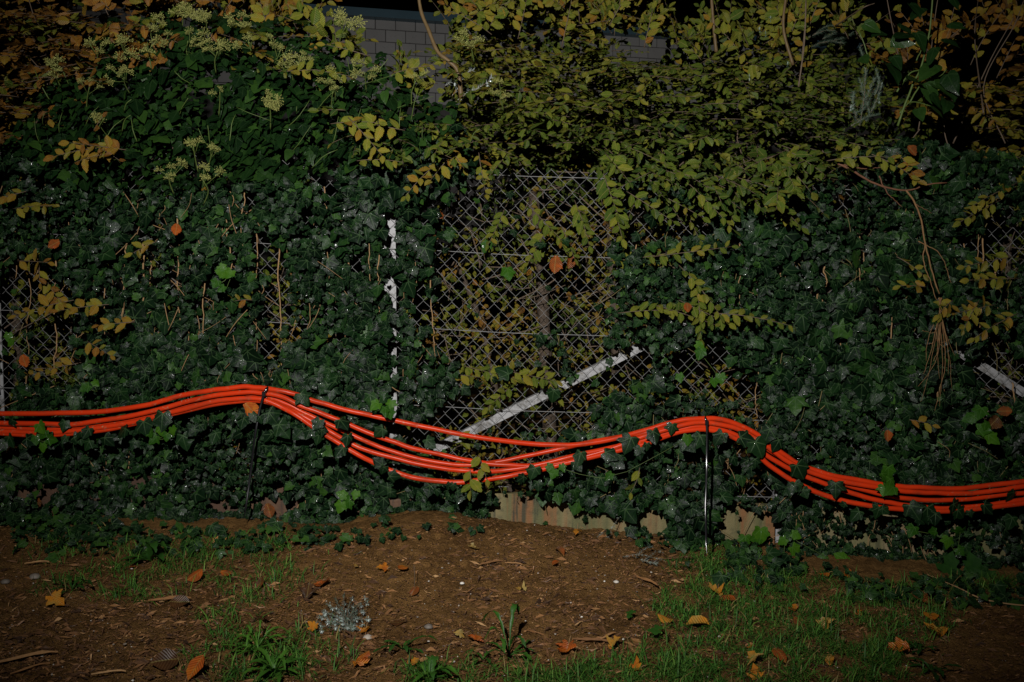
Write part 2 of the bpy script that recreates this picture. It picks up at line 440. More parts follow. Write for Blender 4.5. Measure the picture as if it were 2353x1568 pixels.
class LeafPool:
    """leaves of one plant: the ones that show largest become parts, the others one joined part"""
    def __init__(s, temps, mat, name='leaf'):
        s.temps = temps; s.mat = mat; s.name = name; s.p = []; s.R = []; s.s = []; s.t = []; s.w = []
    def add(s, pos, R, size, tint, weight=None):
        pos = np.atleast_2d(pos); n = len(pos)
        s.p.append(pos); s.R.append(np.asarray(R).reshape(n, 3, 3)); s.s.append(np.broadcast_to(size, n).astype(float))
        s.t.append(np.broadcast_to(tint, n).astype(float)); s.w.append(np.broadcast_to(1.0 if weight is None else weight, n).astype(float))
    def cat(s):
        return [np.concatenate(a) for a in (s.p, s.R, s.s, s.t, s.w)]
    def build(s, parent, limit=300, stuff='foliage', bins=(.12, .3, .45, .6, .75, .9), extra=0.0):
        p, R, sz, t, w = s.cat(); n = len(p)
        var = rng.integers(0, len(s.temps), n)
        facing = np.abs(R[:, 1, 2]) * .8 + .2
        score = sz * facing * w
        order = np.argsort(-score); top = order[:limit]; rest = order[limit:]
        b = np.array(bins)
        for i in top:
            k = int(np.argmin(np.abs(b - t[i])))
            me = leaf_mesh(s.temps, int(var[i]), s.mat, b[k])
            m = np.eye(4); m[:3, :3] = R[i] * sz[i]; m[:3, 3] = p[i]
            link(s.name, me, parent, Matrix(m.tolist()))
        if len(rest): link(stuff, pool_mesh(stuff, s.temps, s.mat, p[rest], R[rest], sz[rest], t[rest], var[rest]), parent, kind='stuff')

_lm = {}
def leaf_mesh(temps, v, mat, tint):
    k = (id(temps), v, mat.name, round(float(tint), 3))
    if k not in _lm:
        V, F, uv = temps[v]; _lm[k] = mesh_np('leaf', V, F, mat, uv[:, :2], np.full(len(V), tint))
    return _lm[k]

def pool_mesh(name, temps, mat, p, R, sz, t, var):
    Vs, Fs, Us, Ts = [], [], [], []; off = 0
    for v in range(len(temps)):
        i = np.nonzero(var == v)[0]
        if not len(i): continue
        V, F, uv = temps[v]
        X = np.einsum('nij,vj->nvi', R[i] * sz[i][:, None, None], V) + p[i][:, None]
        Vs.append(X.reshape(-1, 3)); nv = len(V)
        Fs.append((F[None] + (np.arange(len(i)) * nv)[:, None, None]).reshape(-1, 3) + off)
        Us.append(np.tile(uv[:, :2], (len(i), 1))); Ts.append(np.repeat(t[i], nv)); off += nv * len(i)
    return mesh_np(name, np.concatenate(Vs), np.concatenate(Fs), mat, np.concatenate(Us), np.concatenate(Ts))

# ================================================================== THE SETTING: ground
def axis(lo, hi, step, far):
    mid = np.arange(lo, hi, step); out = []; s = step; v = lo
    while v > -far: s *= 1.35; v -= s; out.append(v)
    left = np.array(out[::-1]); out = []; s = step; v = mid[-1]
    while v < far: s *= 1.35; v += s; out.append(v)
    return np.concatenate([left, mid, np.array(out)])
gx = axis(-3.1, 3.1, .0125, 90); gy = axis(-2.5, 0.15, .0125, 90)
X, Y = np.meshgrid(gx, gy)
Z = gh(X, Y)
win = 1 / (1 + np.exp((np.abs(X) - 3.2) * 12)) / (1 + np.exp((-Y - 2.6) * 12))
Z = Z + win * (.010 * (vnoise(X * 22 + 300, Y * 22 + 300, 3) - .5) + .014 * (vnoise(X * 47 + 700, Y * 47 + 700, 4) - .5) + .008 * (vnoise(X * 80 + 900, Y * 80 + 900, 8) - .5)) - .004
nx, ny = len(gx), len(gy)
i = (np.arange(ny - 1)[:, None] * nx + np.arange(nx - 1)[None]).ravel()
link('ground', mesh_np('ground', np.stack([X, Y, Z], -1).reshape(-1, 3), np.stack([i, i + 1, i + nx + 1, i + nx], 1), M['soil']), kind='structure', label='dark damp soil with a low bare mound in front of the fence')

# ================================================================== far building with block wall and blue coping
A = at(500, 8, 11.3); B = at(1553, 80, 13.45)
ztop = (A[2] + B[2]) / 2
wd = np.array([B[0] - A[0], B[1] - A[1], 0]); wd /= np.linalg.norm(wd); wnrm = np.array([wd[1], -wd[0], 0])
O = np.array([A[0], A[1], 0]) - wd * 2.2; LEN = 15.0
bld = thing('block_building', 'grey concrete block building with blue coping, beyond the hedge top in the dark', 'building', O)
V, F = box(O + wd * LEN / 2 - wnrm * .15 + np.array([0, 0, ztop / 2 - .3]), wd * LEN / 2, wnrm * .15, (0, 0, ztop / 2 + .2))
a = Acc(); a.add(V, F); link('wall', a.mesh('wall', M['mortar'], False), bld)
V, F = box(O + wd * LEN / 2 - wnrm * .10 + np.array([0, 0, ztop - .035]), wd * (LEN / 2 + .05), wnrm * .33, (0, 0, .066))
a = Acc(); a.add(V, F); link('coping', a.mesh('coping', M['coping'], False), bld)
bw, bh = .335, .198
bme = [bevel_box('brick', bw - .012, .04, bh - .012, M['block'], .005, .0015, k) for k in range(4)]
ang = math.atan2(wd[1], wd[0])
for rrow in range(7):
    for c in range(38):
        q = O + wd * ((c + .5) * bw + (bw / 2 if rrow % 2 else 0)) + wnrm * (.004 + rnd.uniform(-.002, .002))
        zc = ztop - .101 - .10 - rrow * bh + .05
        link('block', bme[rnd.randrange(4)], bld, Matrix.Translation((q[0], q[1], zc)) @ Matrix.Rotation(ang, 4, 'Z'))

# ================================================================== fence
FS = -0.043          # the fence runs slightly downhill to the right
def line_z(px0, py0): return at(px0, py0, 0.0)
w1 = at(1300, 407, 0.0); zt0 = w1[2] - FS * w1[0]            # top wire height at x = 0
w5 = at(1310, 1122, 0.0); zb0 = w5[2] - FS * w5[0]
fence = thing('chain_link_fence', 'old galvanised chain link fence with white painted posts and braces, overgrown by ivy', 'fence', (0, 0, float(zb0) - .1))
p_ = .0345; dh = .0735
top_z, bot_z = zt0 + .035, zb0 - .055
nseg = int((top_z - bot_z) / (dh / 2))
def weave_mesh(flip):
    a_ = Acc(); pts = []; off = p_ * .5 + .001
    for k in range(nseg + 1):
        s = 1 if (k + flip) % 2 else -1
        z = top_z - k * dh / 2
        pts.append((s * off, -.003 * s, z + .0012)); pts.append((s * off, .003 * s, z - .0012))
    a_.add(*tube(np.array(pts), .00105, 5)); return a_.mesh('mesh_wire', M['wire'])
wm = [weave_mesh(0), weave_mesh(1)]
for k in range(-92, 93):
    x = k * p_
    m = Matrix.Translation((x, rnd.uniform(-.002, .002), FS * x))
    link('mesh_wire', wm[k % 2], fence, m)
for k in range(5):
    z0 = zt0 + (zb0 - zt0) * k / 4
    a_ = Acc(); xs = np.linspace(-3.2, 3.2, 40)
    a_.add(*tube(np.stack([xs, 0 * xs - .005, z0 + FS * xs - .006 * np.cos(xs * 3.3) ** 2], 1), .0016, 6)); link('tension_wire', a_.mesh('tension_wire', M['wire']), fence)
def angle_bar(p0, p1, w, th=.006):
    """L-shaped steel section from p0 to p1, one leg facing the camera"""
    p0 = np.array(p0, float); p1 = np.array(p1, float); d = (p1 - p0); L = np.linalg.norm(d); d /= L
    sd = np.cross(d, (0, 1, 0)); sd /= np.linalg.norm(sd); c = (p0 + p1) / 2
    a_ = Acc(); a_.add(*box(c, sd * w / 2, (0, th / 2, 0), d * L / 2))
    a_.add(*box(c + sd * (w / 2 - th / 2) + np.array([0, w / 2 + th * .6, 0]), sd * th / 2, (0, w / 2, 0), d * L / 2))
    return a_
post_px = (-893, 4, 901, 1795, 2690)
for px in post_px:
    t_, b_ = at(px, 380, .02), at(px, 1140, .02)
    x = b_[0]
    link('post', angle_bar((x, .02, b_[2] - .25), (x, .02, zt0 + FS * x + .03), .056).mesh('post', M['post'], False), fence)
for p0, p1 in (((985, 1040), (1790, 640)), ((1800, 552), (2470, 978)), ((-90, 1020), (-893, 560))):
    a0 = at(*p0, .035); a1 = at(*p1, .035)
    link('brace', angle_bar(a0, a1, .043).mesh('brace', M['post'], False), fence)

# concrete boards under the mesh
edge = [at(q, 1150, -.01)[0] for q in post_px]
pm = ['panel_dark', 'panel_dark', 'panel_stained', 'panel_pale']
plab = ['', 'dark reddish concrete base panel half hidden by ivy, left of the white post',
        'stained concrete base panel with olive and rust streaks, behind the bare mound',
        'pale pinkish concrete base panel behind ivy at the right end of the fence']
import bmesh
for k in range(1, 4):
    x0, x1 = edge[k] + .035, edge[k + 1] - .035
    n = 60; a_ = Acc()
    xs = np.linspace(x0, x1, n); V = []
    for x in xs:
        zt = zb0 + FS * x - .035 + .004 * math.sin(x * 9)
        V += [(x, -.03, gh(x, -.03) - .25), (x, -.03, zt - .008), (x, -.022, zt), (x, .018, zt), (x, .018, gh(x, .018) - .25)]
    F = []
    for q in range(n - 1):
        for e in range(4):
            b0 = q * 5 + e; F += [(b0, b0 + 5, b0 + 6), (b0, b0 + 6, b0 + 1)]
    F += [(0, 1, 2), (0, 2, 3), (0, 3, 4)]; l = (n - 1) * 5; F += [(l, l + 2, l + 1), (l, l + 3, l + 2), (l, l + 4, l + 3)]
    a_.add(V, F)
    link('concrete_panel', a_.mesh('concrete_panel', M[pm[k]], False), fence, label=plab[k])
fx = at(918, 1170, -.06)
link('concrete_footing', bevel_box('concrete_footing', .125, .10, .24, M['panel_dark'], .006, .002, 5), None, Matrix.Translation((fx[0], -.062, fx[2] - .06)),
     label='dark square concrete footing at the base of the white post', category='footing')

# ================================================================== density maps for the greenery
def ell(px, py, e, soft=.35):
    """soft union of ellipses (cx, cy, rx, ry)"""
    out = np.zeros(np.shape(px))
    for cx, cy, rx, ry in e:
        d = np.sqrt(((px - cx) / rx) ** 2 + ((py - cy) / ry) ** 2)
        out = np.maximum(out, np.clip((1 + soft - d) / (2 * soft), 0, 1))
    return out
HOLES = [(1240, 620, 190, 150), (1180, 880, 130, 110), (1075, 720, 105, 130), (1060, 600, 80, 80), (1130, 800, 130, 80), (1260, 450, 240, 60), (1100, 500, 80, 80), (1340, 480, 150, 100), (1600, 505, 62, 42), (1480, 530, 60, 30),
         (965, 690, 30, 60), (1010, 990, 85, 45), (1120, 960, 130, 70), (1390, 850, 80, 60), (1290, 940, 90, 70), (1450, 830, 60, 45), (1620, 850, 90, 70), (1700, 900, 50, 40), (1340, 760, 60, 60),
         (625, 740, 42, 110), (640, 620, 30, 60), (600, 560, 22, 50), (95, 770, 90, 90), (70, 640, 60, 60), (150, 850, 60, 40), (10, 780, 22, 160),
         (2300, 560, 70, 80), (2310, 840, 70, 40), (1150, 1045, 170, 38), (2190, 940, 40, 30), (1740, 1120, 60, 25), (1180, 1120, 70, 14), (1080, 1060, 110, 30)]
POSTH = [(900, 535, 15, 34), (908, 580, 9, 14), (906, 655, 11, 30), (909, 700, 10, 30), (907, 742, 10, 18), (908, 800, 10, 24), (906, 845, 12, 30), (908, 890, 9, 26), (905, 945, 13, 26), (906, 990, 14, 18), (10, 700, 10, 60), (10, 840, 14, 60), (12, 920, 12, 24), (2030, 702, 13, 10), (2072, 738, 12, 8), (2108, 768, 8, 10), (1577, 735, 10, 8), (1455, 806, 30, 12), (1000, 1035, 30, 10), (2262, 842, 26, 16), (2298, 866, 28, 17), (2340, 894, 30, 18)]
PANELH = [(1235, 1186, 112, 44), (1485, 1206, 56, 52), (1716, 1208, 78, 52), (500, 1160, 34, 20), (640, 1158, 60, 22), (105, 1122, 42, 30), (925, 1172, 34, 22), (2020, 1238, 26, 12), (2140, 1272, 24, 20), (2290, 1262, 30, 14), (1960, 1230, 14, 14)]
BASEX = np.array([-400, 0, 250, 500, 700, 850, 1000, 1120, 1300, 1420, 1520, 1650, 1800, 2000, 2200, 2353, 2800])
BASEY = np.array([1175, 1210, 1232, 1252, 1250, 1240, 1215, 1195, 1190, 1205, 1262, 1275, 1318, 1368, 1362, 1345, 1360])
TOPX = np.array([-400, 0, 90, 200, 330, 500, 640, 760, 860, 950, 1050, 1100, 1400, 1850, 1950, 2060, 2353, 2800])
TOPY = np.array([330, 330, 190, 120, 30, -15, 5, 80, 140, 170, 230, 380, 400, 430, 350, 310, 350, 380])
def ivy_density(px, py):
    lo = np.interp(px, BASEX, BASEY) + 80 * (vnoise(px / 42, py * 0 + 3.3, 91) - .55); hi = np.interp(px, TOPX, TOPY) + 90 * (vnoise(px / 38, px * 0 + 8.1, 92) - .5) * (px < 1050); d = np.clip((lo - py) / 22, 0, 1) * np.clip((py - hi) / 25, 0, 1)
    nz = vnoise(px / 60, py / 60, 21) * .6 + vnoise(px / 25, py / 25, 22) * .4
    hole = ell(px + 30 * (vnoise(px / 35, py / 35, 5) - .5), py + 30 * (vnoise(px / 35, py / 35, 6) - .5), HOLES + PANELH, .18)
    hole = np.maximum(hole, ell(px, py, [(a_, b_, c_ * 1.8, d_ * 1.3) for a_, b_, c_, d_ in POSTH], .22))
    d = d * (1 - np.minimum(hole * 1.05, 1) * .985)
    thin = ell(px, py, [(330, 620, 280, 190), (1900, 620, 120, 90), (2050, 700, 90, 90)], .5)
    d = d * np.clip(1.25 - thin * .85 * (nz > .50), 0.0, 1)
    gap = nz < .36
    return d * np.where(gap, .22, 1)

# ================================================================== ivy
def zone(px, py):
    pipe = np.interp(px, [0, 340, 590, 800, 1100, 1350, 1620, 1800, 2000, 2353], [960, 945, 900, 965, 1040, 1035, 970, 1045, 1120, 1120])
    flow = (py < np.interp(px, [0, 200, 500, 760, 1000, 1100], [330, 430, 420, 390, 330, 200])) & (px < 1100)
    z = np.where(flow, 0, np.where(py < pipe, np.where(px < 1080, 1, 2), np.where(px < 980, 3, np.where(px < 1650, 4, 5))))
    return z
ivy_spec = [
    ('flowering_ivy', 'flowering ivy with pale green bud umbels sprawling over the fence top at left', 'ivy', 'adult'),
    ('ivy', 'dense dark green ivy covering the fence left of the white post, above the conduits', 'ivy', 'ivy'),
    ('ivy', 'dark ivy covering the fence right of the open mesh, under the hedge and bare branch', 'ivy', 'ivy'),
    ('ivy', 'low dark ivy below the conduits at the left, round the first cable tie tail', 'ivy', 'ivy'),
    ('ivy', 'ivy hanging below the sagging conduits over the streaked concrete behind the mound', 'ivy', 'ivy'),
    ('ivy', 'ivy creeping down into the grass over the pale concrete panel at right', 'ivy', 'ivy')]
ivy_things = []; pools = []
for (nm, lab, cat, kind), (px, py) in zip(ivy_spec, [(560, 330), (450, 950), (1900, 950), (450, 1200), (1350, 1180), (2050, 1290)]):
    b_ = at(px, py, -.08); ivy_things.append(thing(nm, lab, cat, b_, 'ivy plants covering the fence'))
    pools.append(LeafPool(ADULT + IVY[:2] if kind == 'adult' else IVY, M['ivy_adult'] if kind == 'adult' else M['ivy']))

def ivy_relief(px, py):
    hi = np.interp(px, TOPX, TOPY)
    r = .05 + .12 * vnoise(px / 150, py / 150, 31) + .09 * vnoise(px / 48, py / 48, 32)
    r = r + .16 * np.exp(-((py - hi - 90) / 170.) ** 2) * (px < 1050)
    return np.minimum(r, .36)
NC = 62000
cx = rng.uniform(-330, 2690, NC); cy = rng.uniform(-40, 1370, NC)
keep = rng.random(NC) < ivy_density(cx, cy)
cx, cy = cx[keep], cy[keep]
n = len(cx)
zn = zone(cx, cy)
rel = ivy_relief(cx, cy)
dep = -(rel * rng.random(n) ** .55) - .006
dep = np.where((cy > 850) & (cy < 1190), np.maximum(dep, -.222), dep)
dep = np.where(cy > 1080, np.minimum(dep, -.045 - .05 * rng.random(n)), dep)
pos = at(cx, cy, dep)
pos[:, 2] = np.maximum(pos[:, 2], gh(pos[:, 0], pos[:, 1]) + .012)
sf = vnoise(cx / 120 + 9, cy / 120 + 9, 33)
big = ell(cx, cy, [(880, 450, 130, 110), (330, 820, 220, 90), (1450, 1180, 160, 60), (640, 980, 60, 50), (2050, 800, 200, 200), (850, 950, 100, 80)], .5)
size = (.027 + .034 * sf + .015 * big) * np.exp(rng.normal(0, .33, n))
size = np.where((cy > 1190), size * .85, size)
size = np.clip(size * .80, .014, .09)
adult = zn == 0
upl = np.clip(.36 + rng.normal(0, .40, n) + np.where(adult, .75, 0), -.6, 2.2)
nrm = np.stack([rng.normal(0, .45, n), -np.ones(n), upl], 1)
th = rng.normal(0, 1.0, n)
tip = np.stack([np.sin(th), -np.abs(rng.normal(0, .15, n)) - np.where(adult, .5, 0), -np.cos(th)], 1)
R = frames(nrm, tip)
tint = np.clip(rng.normal(.40, .26, n) + .25 * (vnoise(cx / 90, cy / 90, 34) - .5), 0, .95)
infr = np.where((cx > 5) & (cx < 2348) & (cy > 5), 1, .01)
front = np.clip((-dep) / (rel + .006), 0, 1) ** 2
for k in range(6):
    s = zn == k
    pools[k].add(pos[s], R[s], size[s] * (1.22 if k == 0 else 1), tint[s], (front * infr)[s])

# leaves that lie over the orange conduits
PX = [(690, 905, 34), (617, 948, 40), (780, 965, 34), (640, 975, 44), (735, 965, 30), (800, 1000, 30), (880, 985, 30), (330, 968, 38), (375, 950, 44), (290, 985, 34), (420, 1000, 40), (150, 968, 26), (120, 1000, 24),
      (1450, 1005, 42), (1500, 990, 34), (1390, 1040, 36), (1335, 1040, 34), (1660, 995, 36), (1700, 1005, 40), (1735, 1015, 44), (1770, 985, 40), (1830, 1068, 46), (1790, 1010, 34), (1920, 1110, 36), (2090, 1160, 44), (2130, 1165, 44), (2190, 1158, 34),
      (2200, 1172, 34), (2260, 1160, 32), (1230, 1075, 34), (560, 960, 30), (470, 965, 34), (240, 1005, 30), (205, 985, 28), (2020, 1165, 30), (2330, 1130, 30), (1610, 1000, 40), (1570, 1010, 40), (1545, 975, 26), (980, 1010, 30), (60, 1008, 30), (30, 965, 22), (700, 985, 38)]
PX += [(rnd.uniform(0, 2353), None, rnd.uniform(16, 32)) for _ in range(75)]
for (x, y, s) in PX:
    if y is None:
        y = float(np.interp(x, [0, 340, 590, 700, 800, 900, 1060, 1250, 1450, 1620, 1740, 1850, 2000, 2150, 2353], [1010, 990, 935, 965, 1030, 1085, 1115, 1085, 1030, 1000, 1055, 1120, 1165, 1178, 1165])) + rnd.uniform(-6, 22)
    k = int(zone(np.array([x]), np.array([y + 40]))[0])
    q = at(x, y, -.30 - rnd.random() * .03); t_ = rnd.gauss(0, .6)
    R1 = frames(np.array([rnd.gauss(0, .3), -1, .25 + rnd.gauss(0, .25)]), np.array([math.sin(t_), -.1, -math.cos(t_)]))
    pools[k].add(q, R1, s * .00212 * .95, rnd.uniform(.3, .6), 3.0)
gx_ = rng.uniform(-200, 2550, 5200); gy_ = np.interp(gx_, BASEX, BASEY) + rng.uniform(-25, 95, 5200) * np.where(gx_ > 1500, 1.25, 1)
off = gy_ - np.interp(gx_, BASEX, BASEY)
lush = np.interp(gx_, [-200, 0, 250, 600, 900, 1000, 1400, 1520, 1650, 2353], [.9, .9, .8, .7, .4, .06, .08, .5, 1, 1])
k_ = rng.random(5200) < lush * np.clip(1.1 - off / 75., 0, 1) * np.clip((vnoise(gx_ / 48, gy_ / 30, 93) - .32) * 2.6, 0, 1)
gx_, gy_ = gx_[k_], gy_[k_]; G = ground_at(gx_, gy_); k_ = (G[:, 1] < -.05) & (G[:, 1] > -.75); gx_, gy_, G = gx_[k_], gy_[k_], G[k_]; m_ = len(G)
G[:, 2] += rng.uniform(.008, .055, m_); th = rng.normal(0, 1.1, m_)
Rg = frames(np.stack([rng.normal(0, .45, m_), -rng.uniform(.3, 1.3, m_), np.ones(m_)], 1), np.stack([np.sin(th), -np.cos(th) * .6, -np.cos(th) * .6], 1))
zg = zone(gx_, gy_)
for k in (3, 4, 5):
    q_ = zg == k; pools[k].add(G[q_], Rg[q_], np.clip(.030 * np.exp(rng.normal(0, .35, q_.sum())), .014, .07), np.clip(rng.normal(.58, .22, q_.sum()), 0, .97), .8)
for k in range(6):
    pools[k].build(ivy_things[k], 300, 'leaves')

# tan climbing stems of the ivy, seen between the leaves
def stem(pts, r, parent, mat, name='stem', taper=.5, seg=6, n=24, wob=.004, seed=0):
    P = smooth_path(pts, n); g = np.random.default_rng(seed)
    P = P + g.normal(0, wob, P.shape) * .5
    a_ = Acc(); a_.add(*tube(P, r * np.linspace(1, taper, n), seg)); return link(name, a_.mesh(name, mat), parent)
sx = [(330, 560, 900), (185, 470, 640), (240, 520, 800), (290, 560, 760), (300, 800, 1180), (345, 600, 700), (410, 500, 760), (430, 620, 900), (520, 480, 720), (560, 430, 600), (590, 520, 860), (640, 480, 900), (745, 430, 640), (800, 600, 870), (812, 690, 790),
      (845, 460, 700), (720, 560, 760), (960, 480, 700), (985, 560, 820), (130, 600, 900), (70, 560, 880), (470, 560, 780), (690, 1080, 1200), (870, 560, 720), (40, 500, 640),
      (1790, 560, 780), (1825, 590, 720), (1900, 600, 720), (1975, 540, 740), (1985, 560, 700), (2050, 560, 860), (2180, 600, 900), (2215, 560, 760), (2260, 500, 760), (2290, 620, 760), (2240, 430, 620), (1880, 650, 800), (1870, 740, 900), (2100, 420, 640), (1700, 560, 700), (2155, 810, 1010), (2330, 880, 1000), (1740, 800, 960), (1930, 760, 1000), (1460, 560, 700)]
for q, (x, y0, y1) in enumerate(sx):
    par = ivy_things[1] if x < 1080 else ivy_things[2]
    if y0 > 1000: par = ivy_things[3]
    sl_ = rnd.uniform(-14, 14)
    pts = [at(x + rnd.gauss(0, 2.5) + i_ * sl_ / 5, y0 + (y1 - y0) * i_ / 5, -.062 - .02 * rnd.random() - .03 * (q % 3 == 0)) for i_ in range(6)]
    stem(pts, rnd.uniform(.0022, .0045), par, M['stem_tan'], seed=q)

# thin runners and stalks of the ivy between its leaves
for k in range(1, 6):
    ac = Acc()
    for _ in range({1: 210, 2: 260, 3: 80, 4: 80, 5: 100}[k]):
        for _t in range(60):
            x = rnd.uniform(-60, 2420); y = rnd.uniform(330, 1330)
            if int(zone(np.array([x]), np.array([y]))[0]) == k and float(ivy_density(np.array([x]), np.array([y]))[0]) > .15: break
        L = rnd.uniform(18, 70); dx = rnd.gauss(0, .35) if rnd.random() < .6 else rnd.gauss(0, 1.2); Yd = -.03 - .10 * rnd.random()
        if y > 1050: Yd = -.06 - .04 * rnd.random()
        ac.add(*tube(smooth_path([at(x, y, Yd), at(x + dx * L * .5 + rnd.gauss(0, 5), y + L * .5, Yd - .02), at(x + dx * L, y + L, Yd - rnd.uniform(-.02, .03))], 6), rnd.uniform(.0009, .002), 4, cap=False))
    link('stems', ac.mesh('stems', M['stem_tan'] if k % 2 else M['runner']), ivy_things[k], kind='stuff')

# flower umbels of the ivy
def head_mesh(seed):
    g = np.random.default_rng(seed); a_ = Acc(); N = 46
    for i_ in range(N):
        d = g.normal(0, 1, 3); d[2] = abs(d[2]) * .9 - .25; d /= np.linalg.norm(d)
        L = .026 * g.uniform(.6, 1.1); e = d * L
        V, F, _ = tube(np.array([d * .002, e]), .00055, 3, cap=False); a_.add(V, F, tint=.2)
        r_ = .0025 * g.uniform(.7, 1.25)
        o = np.array([[1, 0, 0], [-1, 0, 0], [0, 1, 0], [0, -1, 0], [0, 0, 1], [0, 0, -1]]) * r_ + e
        a_.add(o, [[0, 2, 4], [2, 1, 4], [1, 3, 4], [3, 0, 4], [2, 0, 5], [1, 2, 5], [3, 1, 5], [0, 3, 5]])
    return a_.mesh('flower_head', M['umbel'])
heads = [head_mesh(k) for k in range(4)]
UMB = [(128, 150, 5, 1), (205, 195, 3, .8), (222, 112, 4, 1), (290, 105, 6, 1.1), (285, 172, 5, 1), (372, 92, 4, 1), (425, 22, 6, 1.1), (475, 40, 5, 1), (432, 88, 4, 1), (500, 112, 5, 1), (555, 48, 6, 1.1), (570, 90, 4, .9), (505, 205, 2, .8), (240, 265, 3, .9), (444, 330, 3, .9), (488, 345, 3, .8), (392, 385, 6, 1), (466, 408, 3, .9),
       (620, 232, 5, 1), (668, 150, 5, 1), (700, 130, 3, .8), (795, 55, 6, 1.1), (765, 180, 4, .9), (812, 148, 3, .8), (838, 160, 4, .9), (765, 205, 2, .8), (1150, 205, 5, .9), (1075, 85, 5, 1), (955, 180, 3, .8), (350, 55, 4, .9), (630, 100, 3, .8)]
for (x, y, nh, sc) in UMB:
    Yd = -.43 + rnd.random() * .06 if x < 1000 else -.30
    top_ = at(x, y, Yd); base_ = at(x + rnd.uniform(-18, 18), y + rnd.uniform(45, 70), Yd + .12)
    a_ = Acc(); a_.add(*tube(smooth_path([base_, (base_ + top_) / 2 + np.array([rnd.gauss(0, .01), -.01, 0]), top_ - np.array([0, 0, .012])], 8), .0028 * np.linspace(1.1, .7, 8), 5))
    cs = []
    for h_ in range(nh):
        c = at(x + rnd.gauss(0, 15 * sc), y + rnd.gauss(0, 11 * sc), Yd + rnd.gauss(0, .02))
        a_.add(*tube(smooth_path([(base_ * .35 + top_ * .65), c], 4), .0013, 4)); cs.append(c)
    u = link('umbel', a_.mesh('umbel', M['umbel_stem']), ivy_things[0])
    for c in cs:
        k = rnd.uniform(.75, 1.2) * sc
        m = Matrix.Translation(c.tolist()) @ Matrix.Rotation(rnd.uniform(0, 6), 4, 'Z') @ Matrix.Rotation(rnd.gauss(0, .5), 4, 'X') @ Matrix.Scale(k, 4)
        link('flower_head', heads[rnd.randrange(4)], u, m)
    # leaf stalks
for q in range(60):
    x = rnd.uniform(60, 1100); y = rnd.uniform(120, 400)
    if y < np.interp(x, TOPX, TOPY) + 40: continue
    p0 = at(x, y, -.28 - rnd.random() * .08); p1 = at(x + rnd.gauss(0, 40), y - rnd.uniform(15, 70), -.32 - rnd.random() * .08)
    stem([p0, (p0 + p1) / 2 + np.array([0, -.015, rnd.gauss(0, .01)]), p1], rnd.uniform(.0013, .0028), ivy_things[0], M['stem_green'], 'stalk', .6, 5, 8, .001, q)

# ================================================================== hornbeam hedge
def spray(pool, tw, base, d, n, L, ls, tint, nleaf, tsd=.1, wt=1.0, twr=.0016):
    """one twig with leaves in two rows lying in the plane whose normal is n"""
    d = d / np.linalg.norm(d); n = n - d * (n @ d); n /= np.linalg.norm(n); sd = np.cross(n, d)
    k = np.linspace(0, 1, 7)
    bend = rnd.gauss(0, .08)
    P = base + d * (k * L)[:, None] + n * (-(k ** 2) * .12 * L)[:, None] + sd * (bend * k ** 2 * L)[:, None]
    tw.add(*tube(P, twr * np.linspace(1.3, .6, 7), 4))
    for j in range(nleaf):
        f = .12 + .88 * (j + rnd.uniform(-.2, .2)) / max(1, nleaf - 1); f = min(max(f, .03), 1)
        s = 1 if j % 2 else -1
        q = np.array([np.interp(f, k, P[:, c]) for c in range(3)])
        last = j == nleaf - 1
        t = d * (1.0 if last else rnd.uniform(.25, 1.1)) + sd * s * (0 if last else rnd.uniform(.7, 1.0)) + np.array([0, 0, -rnd.uniform(0, .3)])
        nn = n + rng.normal(0, .36, 3)
        pool.add(q, frames(nn, t), ls * rnd.uniform(.7, 1.15) * (.7 + .3 * math.sin(math.pi * min(1, f + .15))), float(np.clip(tint + rnd.gauss(0, tsd * 1.4), 0, .97)), wt)

HT = [('hornbeam_hedge', 'hornbeam hedge with orange brown leaves at the top left corner behind flowering ivy', (120, 250)),
      ('hornbeam_hedge', 'yellow green hornbeam hedge spilling over the fence top in the middle', (1450, 900)),
      ('hornbeam_hedge', 'orange and brown hornbeam hedge at the top right beyond the big ivy leaves', (2290, 400))]
hedges = [thing(nm, lab, 'hedge', at(*b, .25), 'hornbeam hedge behind the fence') for nm, lab, b in HT]
hp = [LeafPool(HORN, M['horn']) for _ in range(3)]
tw = [Acc() for _ in range(3)]
def hornbeam_top(px): return np.interp(px, [-400, 0, 150, 260, 400, 560, 680, 820, 900, 1000, 1040, 1150, 1280, 1400, 1500, 1560, 1640, 1750, 1860, 1960, 2050, 2120, 2260, 2353, 2800], [-60, -50, -40, -20, 0, 10, 30, 110, 190, 140, 30, 0, 0, 25, 50, 95, 85, 50, 40, 80, 120, 110, 60, 20, 0])
def hornbeam_low(px): return np.interp(px, [-400, 0, 130, 260, 350, 690, 800, 1000, 1100, 1250, 1350, 1500, 1650, 1780, 1850, 1900, 2000, 2080, 2200, 2353, 2800], [350, 330, 270, 190, 170, 150, 330, 360, 400, 350, 340, 430, 430, 440, 400, 360, 330, 300, 330, 480, 500])
ns = 0
cand = 0
